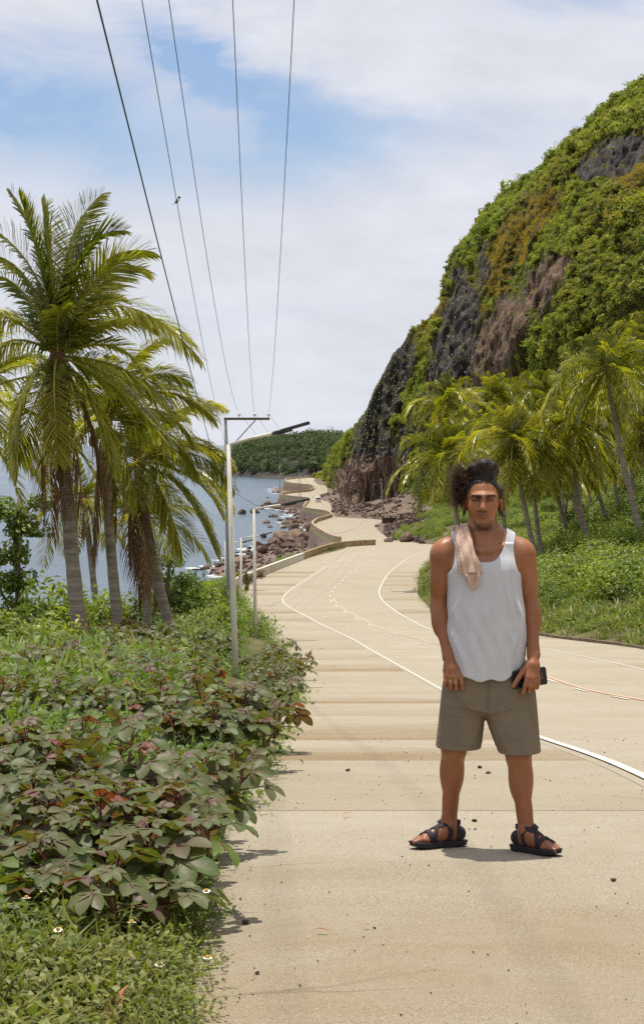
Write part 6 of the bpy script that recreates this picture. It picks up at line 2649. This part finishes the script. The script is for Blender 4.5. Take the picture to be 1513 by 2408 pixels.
def sandals():
    for ft in FEET:
        a, d, n = foot_frame(ft)
        sd_ = bpy.data.objects.new('sandal', None)
        link(sd_, man)
        sg = 1 if (ft['s'] < 0 and n[0] > 0) or (ft['s'] > 0 and n[0] < 0) else -1
        inner = n * sg
        # sole outline
        L0, L1 = -.085, .200
        ts = np.linspace(0, 1, 22)
        cen = np.interp(ts, [0, .3, .6, .85, 1], [0, 0, .004, .008, .010])
        wid = np.interp(ts, [0, .04, .12, .3, .5, .7, .84, .94, 1], [.010, .026, .035, .033, .036, .049, .050, .036, .012])
        P1 = [a + d * (L0 + (L1 - L0) * t) + inner * (c + w) for t, c, w in zip(ts, cen, wid)]
        P2 = [a + d * (L0 + (L1 - L0) * t) + inner * (c - w) for t, c, w in zip(ts, cen, wid)]
        ring = np.array(P1 + P2[::-1])
        m_ = MB()
        zs = [.0, .003, .013, .015, .022, .024]
        gr = [.97, 1.0, 1.0, 1.03, 1.03, 1.0]
        cc = ring.mean(0)
        layers = []
        for q, g in zip(zs, gr):
            r2 = cc + (ring - cc) * g
            base = np.array([gz(p[0], p[1]) for p in ring])
            toe = np.clip(((ring - a) @ d - .13) / .07, 0, 1) ** 2 * .010
            layers.append(np.column_stack([r2[:, :2], base + q + toe]))
        k = len(ring)
        V = np.concatenate(layers)
        F = [(l * k + i, l * k + (i + 1) % k, (l + 1) * k + (i + 1) % k, (l + 1) * k + i) for l in range(len(zs) - 1) for i in range(k)]
        m_.put(V, F)
        m_.put(layers[-1], [tuple(range(k))])
        m_.put(layers[0], [tuple(range(k))[::-1]])
        m_.build('sole', M_SOLE, sd_)
        # straps hug the foot
        lo = np.minimum(a - .16, a + d * .2 - .08)
        lo = np.array([min(a[0], a[0] + d[0] * .2) - .08, min(a[1], a[1] + d[1] * .2) - .08, a[2] - .005])
        hi = np.array([max(a[0], a[0] + d[0] * .2) + .08, max(a[1], a[1] + d[1] * .2) + .08, a[2] + .18])
        fo = Field(lo, hi, .0030)
        foot_prims(fo, ft, .0045, toes=False)
        fo.cone((a[0], a[1], a[2] + .06), (a[0], a[1], a[2] + .17), .0375, .0345, .015)
        X, Y, Z = fo.ax[0][:, None, None], fo.ax[1][None, :, None], fo.ax[2][None, None, :]
        s = (X - a[0]) * d[0] + (Y - a[1]) * d[1]
        w = (X - a[0]) * inner[0] + (Y - a[1]) * inner[1]
        z = Z - a[2]
        bands = [np.abs(s - .118 + .30 * w) - .0115,                       # over the toes
                 np.maximum(np.abs(s - .055 - .95 * w) - .0115, z - .098),        # crossing
                 np.maximum(np.abs(s - .050 + .9 * w) - .0100, z - .098),
                 np.maximum(np.abs(z - .112 + .18 * s) - .0100, s - .2),            # ankle
                 np.maximum(s + .022, np.abs(z - .070) - .042)]   # heel cup
        for bi, bd in enumerate(bands):
            g = Field(lo, hi, .0030)
            g.F = np.maximum(np.maximum(fo.F, -(fo.F + .0085)), np.broadcast_to(bd, fo.F.shape)).astype(np.float32)
            g.F = np.maximum(g.F, .023 - z).astype(np.float32)
            V, Fc = g.mesh()
            if len(Fc) > 20:
                add('strap', make_mesh('strap', smooth_mesh(V, Fc, 1, .4), Fc, M_STRAP, True), sd_)
        th = math.atan2(d[1], d[0])
        for c_, s_, R_ in ((a + d * .036 + np.array([0, 0, .112]) - inner * .012, (.028, .030, .014), rotz(th) @ roty(.5)), (a - d * .043 + np.array([0, 0, .106]), (.012, .034, .024), rotz(th))):
            m_ = MB()
            m_.box(c_, s_, R_)
            m_.build('buckle', M_SOLE, sd_)


sandals()


# ---------------------------------------------------------------- hair
def hair():
    f = Field((-.16, -.14, 1.47), (.15, .16, 1.80), .0034)
    f.ell(HC + (0, .008, .004), (.0845, .101, .099), .0)
    X, Y, Z = f.ax[0][:, None, None], f.ax[1][None, :, None], f.ax[2][None, None, :]
    ax_ = np.abs(X + .004)
    line = np.interp(np.broadcast_to(Y, (1, len(f.ax[1]), 1)).ravel(), [-.12, -.075, -.05, -.03, .0, .02, .06, .12], [1.682, 1.680, 1.668, 1.640, 1.604, 1.582, 1.525, 1.505])[None, :, None]
    line = line - .10 * np.maximum(ax_ - .05, 0)
    f.F = np.maximum(f.F, line - Z).astype(np.float32)
    f.F = (f.F + .0010 * np.sin(ax_ * 420 + Z * 60)).astype(np.float32)
    # bun
    f.ell((.0, .012, 1.730), (.060, .056, .046), .015)
    for c, r in (((-.038, 0, 1.742), .030), ((.034, -.004, 1.745), .031), ((.0, -.02, 1.757), .030), ((.045, .02, 1.722), .028), ((-.05, .02, 1.722), .028), ((.012, .01, 1.765), .026)):
        f.ell(c, (r, r, r * .85), .010)
    # loose mass on the viewer's left
    f.ell((-.084, .03, 1.655), (.026, .036, .060), .02)
    f.ell((-.080, .035, 1.59), (.020, .030, .045), .02)
    f.F = (f.F + .0035 * fbm(X * 55, Y * 55, Z * 55, 3, 230)).astype(np.float32)
    V, Fc = f.mesh()
    q = Mat('dark_curly_hair')
    p = q.obj()
    n = q.noise(p, 60.0, 5, .7, (1, 1, .4))
    c = q.ramp(n, [(.3, (.008, .006, .006)), (.6, (.022, .014, .012)), (.8, (.050, .028, .020))])
    m = q.fin(c, .55, q.bump(n, .8, .006), .4)
    q.leafy(.12, (.06, .025, .012, 1))
    ho = add('hair', make_mesh('hair', V, Fc, m, True), man)
    # frizz: fine curling strands
    r = np.random.default_rng(77)
    VV, FF, n0 = [], [], 0
    src = []
    for _ in range(2300):
        t = r.random()
        src.append((np.array([-.082 - .02 * r.random(), .02 + .05 * (r.random() - .5), 1.58 + .15 * t]), np.array([-.9, -.1, .05]), r.uniform(.035, .105)))
    for _ in range(700):
        d = r.normal(0, 1, 3)
        d[2] = abs(d[2]) * .8
        d /= np.linalg.norm(d)
        src.append((np.array([0, .012, 1.728]) + d * np.array([.060, .056, .046]), d, r.uniform(.014, .042)))
    for _ in range(520):
        src.append((np.array([.076, .02 + .05 * r.random(), 1.53 + .12 * r.random()]), np.array([.9, .1, -.15]), r.uniform(.02, .07)))
    for _ in range(160):
        src.append((np.array([r.uniform(-.07, .065), -.03, 1.69]), np.array([r.normal(0, .4), -.2, .8]), r.uniform(.008, .02)))
    for b, d, L in src:
        k = 7
        p = b.copy()
        v = d + r.normal(0, .45, 3)
        P = []
        for i in range(k):
            P.append(p.copy())
            v = v + r.normal(0, .75, 3) + np.array([0, 0, -.02])
            v /= np.linalg.norm(v)
            p = p + v * L / k * 1.35
        P = np.array(P)
        s = np.cross(np.gradient(P, axis=0), r.normal(0, 1, 3))
        s /= np.linalg.norm(s, axis=1)[:, None] + 1e-9
        w = np.linspace(.0006, .0003, k)[:, None]
        VV.append(np.stack([P - s * w, P + s * w], 1).reshape(-1, 3))
        FF.append(np.stack([np.arange(k - 1) * 2, np.arange(k - 1) * 2 + 1, np.arange(k - 1) * 2 + 3, np.arange(k - 1) * 2 + 2], -1) + n0)
        n0 += 2 * k
    q = Mat('brown_frizz')
    q.fin((.045, .024, .016), .5, None, .4)
    q.leafy(.35, (.16, .07, .035, 1))
    tag(add('loose_strands', make_mesh('loose_strands', np.concatenate(VV), np.concatenate(FF), q.m, False), ho), kind='stuff')


hair()

# ear plugs and ring
M_BLACK = plain('black_plug', (.012, .012, .013), .3, .1)
for x, s in ((.0815, 1), (-.0855, -1)):
    a = np.linspace(0, 2 * np.pi, 17)
    m_ = MB()
    m_.tube(np.stack([x + .003 * s + .0035 * np.cos(a) * 0, -.002 + .0085 * np.cos(a), 1.532 + .011 * np.sin(a)], -1), .0038, 6, caps=False)
    m_.build('ear_ring', M_BLACK, man, True)
a = np.linspace(0, 2 * np.pi, 17)
m_ = MB()
m_.tube(np.stack([-.1535 + .0112 * np.cos(a), -.130 + .0112 * np.sin(a), .776 + 0 * a], -1), .0022, 6, caps=False)
m_.build('finger_ring', plain('silver', (.6, .58, .55), .25, .05, metal=1.0), man, True)


# ---------------------------------------------------------------- towel over the shoulder
def towel():
    o = thing('towel', PERSON + np.array([-.08, -.02, 1.44]), 'peach waffle towel draped over the shoulder of the man', 'towel')
    off = np.array([-.08, -.02, 1.44])
    q = Mat('peach_waffle_cotton')
    p = q.obj()
    wv = q.n('ShaderNodeTexVoronoi', {'Vector': q.n('ShaderNodeMapping', {0: p, 'Scale': (150, 150, 190)}).outputs[0], 'Scale': 1.0}, distance='CHEBYCHEV').outputs['Distance']
    n = q.noise(p, 18.0, 5)
    c = q.mix(q.rng(n, .3, .7), (.66, .46, .35), (.74, .55, .44))
    c = q.mix(q.rng(wv, .25, .6, 0, .30), c, (.50, .30, .21))
    m = q.fin(c, .95, q.bump(wv, .7, .003), .2)
    q.leafy(.15, (.6, .34, .22, 1))

    def sheet(path, wid, xs, pleat, ph, name, skew=0.0, edge=0.0):
        path = np.array(path, float)
        k = len(path)
        t = np.linspace(0, 1, 70)
        ti = np.linspace(0, 1, k)
        C = np.stack([pchip(ti, path[:, i])(t) for i in range(3)], -1)
        W = pchip(ti, wid)(t)
        u = np.linspace(-.5, .5, 46)
        T = np.gradient(C, axis=0)
        T /= np.linalg.norm(T, axis=1)[:, None]
        A = np.array([1.0, 0, 0]) - T * T[:, :1]
        A /= np.linalg.norm(A, axis=1)[:, None]
        N = np.cross(A, T)
        N *= np.sign(N[:, 2] - N[:, 1])[:, None]
        U, TT = np.meshgrid(u, t)
        pl = pleat * np.cos((U * 1.25 + ph + .10 * np.sin(TT * 5)) * 2 * np.pi) * (.55 + .45 * TT) + .004 * np.sin(TT * 26 + U * 7)
        P = C[:, None] + A[:, None] * (U * W[:, None])[..., None] + N[:, None] * pl[..., None]
        P[-1, :, 2] += 0
        drop = (TT > .5) * (skew * U + edge * np.cos(U * 5.5)) * (TT - .5) * 2
        P[..., 2] -= drop
        P = P - off
        me = make_mesh(name, P.reshape(-1, 3), grid_faces(70, 46), m, True)
        w = add(name, me, o)
        sm = w.modifiers.new('thick', 'SOLIDIFY')
        sm.thickness = .007
        sm.offset = 0
        return w
    sheet([(-.105, .085, 1.330), (-.106, .070, 1.405), (-.104, .036, 1.458), (-.101, -.008, 1.474), (-.096, -.056, 1.450), (-.090, -.112, 1.388), (-.078, -.138, 1.330), (-.066, -.148, 1.272)],
          [.075, .070, .066, .064, .068, .080, .094, .112], None, .0070, .1, 'front_fall', .02, 0.0)
    sheet([(-.101, .02, 1.474), (-.098, -.030, 1.472), (-.092, -.095, 1.410), (-.080, -.133, 1.340), (-.066, -.146, 1.270), (-.058, -.150, 1.222)],
          [.050, .054, .062, .070, .072, .060], None, .006, .45, 'under_fall', .03, .022)


towel()


# ---------------------------------------------------------------- phone in the hand
def phone():
    c0 = np.array([.199, -.110, .800])
    o = thing('phone', PERSON + c0, 'black phone held sideways in the hand of the man', 'phone')
    R = rotz(math.radians(16)) @ roty(math.radians(-6)) @ rotx(math.radians(-4))
    L, H, T = .168, .080, .0095
    m_ = MB()
    rc, seg = .011, 5
    pts = []
    for cx, cz, a0 in ((1, 1, 0), (-1, 1, 90), (-1, -1, 180), (1, -1, 270)):
        for i in range(seg + 1):
            a = math.radians(a0 + 90 * i / seg)
            pts.append((cx * (L / 2 - rc) + rc * math.cos(a), cz * (H / 2 - rc) + rc * math.sin(a)))
    pts = np.array(pts)
    k = len(pts)
    lay = []
    for y, g in ((-T / 2, .985), (-T / 2 + .0015, 1), (T / 2 - .0015, 1), (T / 2, .985)):
        lay.append(np.column_stack([pts[:, 0] * g, np.full(k, y), pts[:, 1] * g]) @ R.T)
    V = np.concatenate(lay)
    m_.put(V, [(l * k + i, l * k + (i + 1) % k, (l + 1) * k + (i + 1) % k, (l + 1) * k + i) for l in range(3) for i in range(k)])
    m_.put(lay[0], [tuple(range(k))])
    m_.put(lay[-1], [tuple(range(k))[::-1]])
    m_.build('case', plain('black_phone_case', (.012, .012, .014), .35, .1), o)
    m_ = MB()
    for dx in (.058, .062):
        m_.box(R @ np.array([dx, -T / 2 - .0006, .004]), (.0012, .0008, .030 if dx < .06 else .022), R)
    m_.box(R @ np.array([.060, -T / 2 - .0006, -.012]), (.020, .0008, .0012), R)
    m_.build('case_mark', plain('grey_print', (.22, .22, .23), .4, .1), o)
    m_ = MB()
    m_.box(R @ np.array([-.065, -T / 2 - .001, .016]), (.024, .002, .030), R)
    m_.build('camera_bump', plain('camera_glass', (.006, .006, .008), .1, .1), o)


phone()
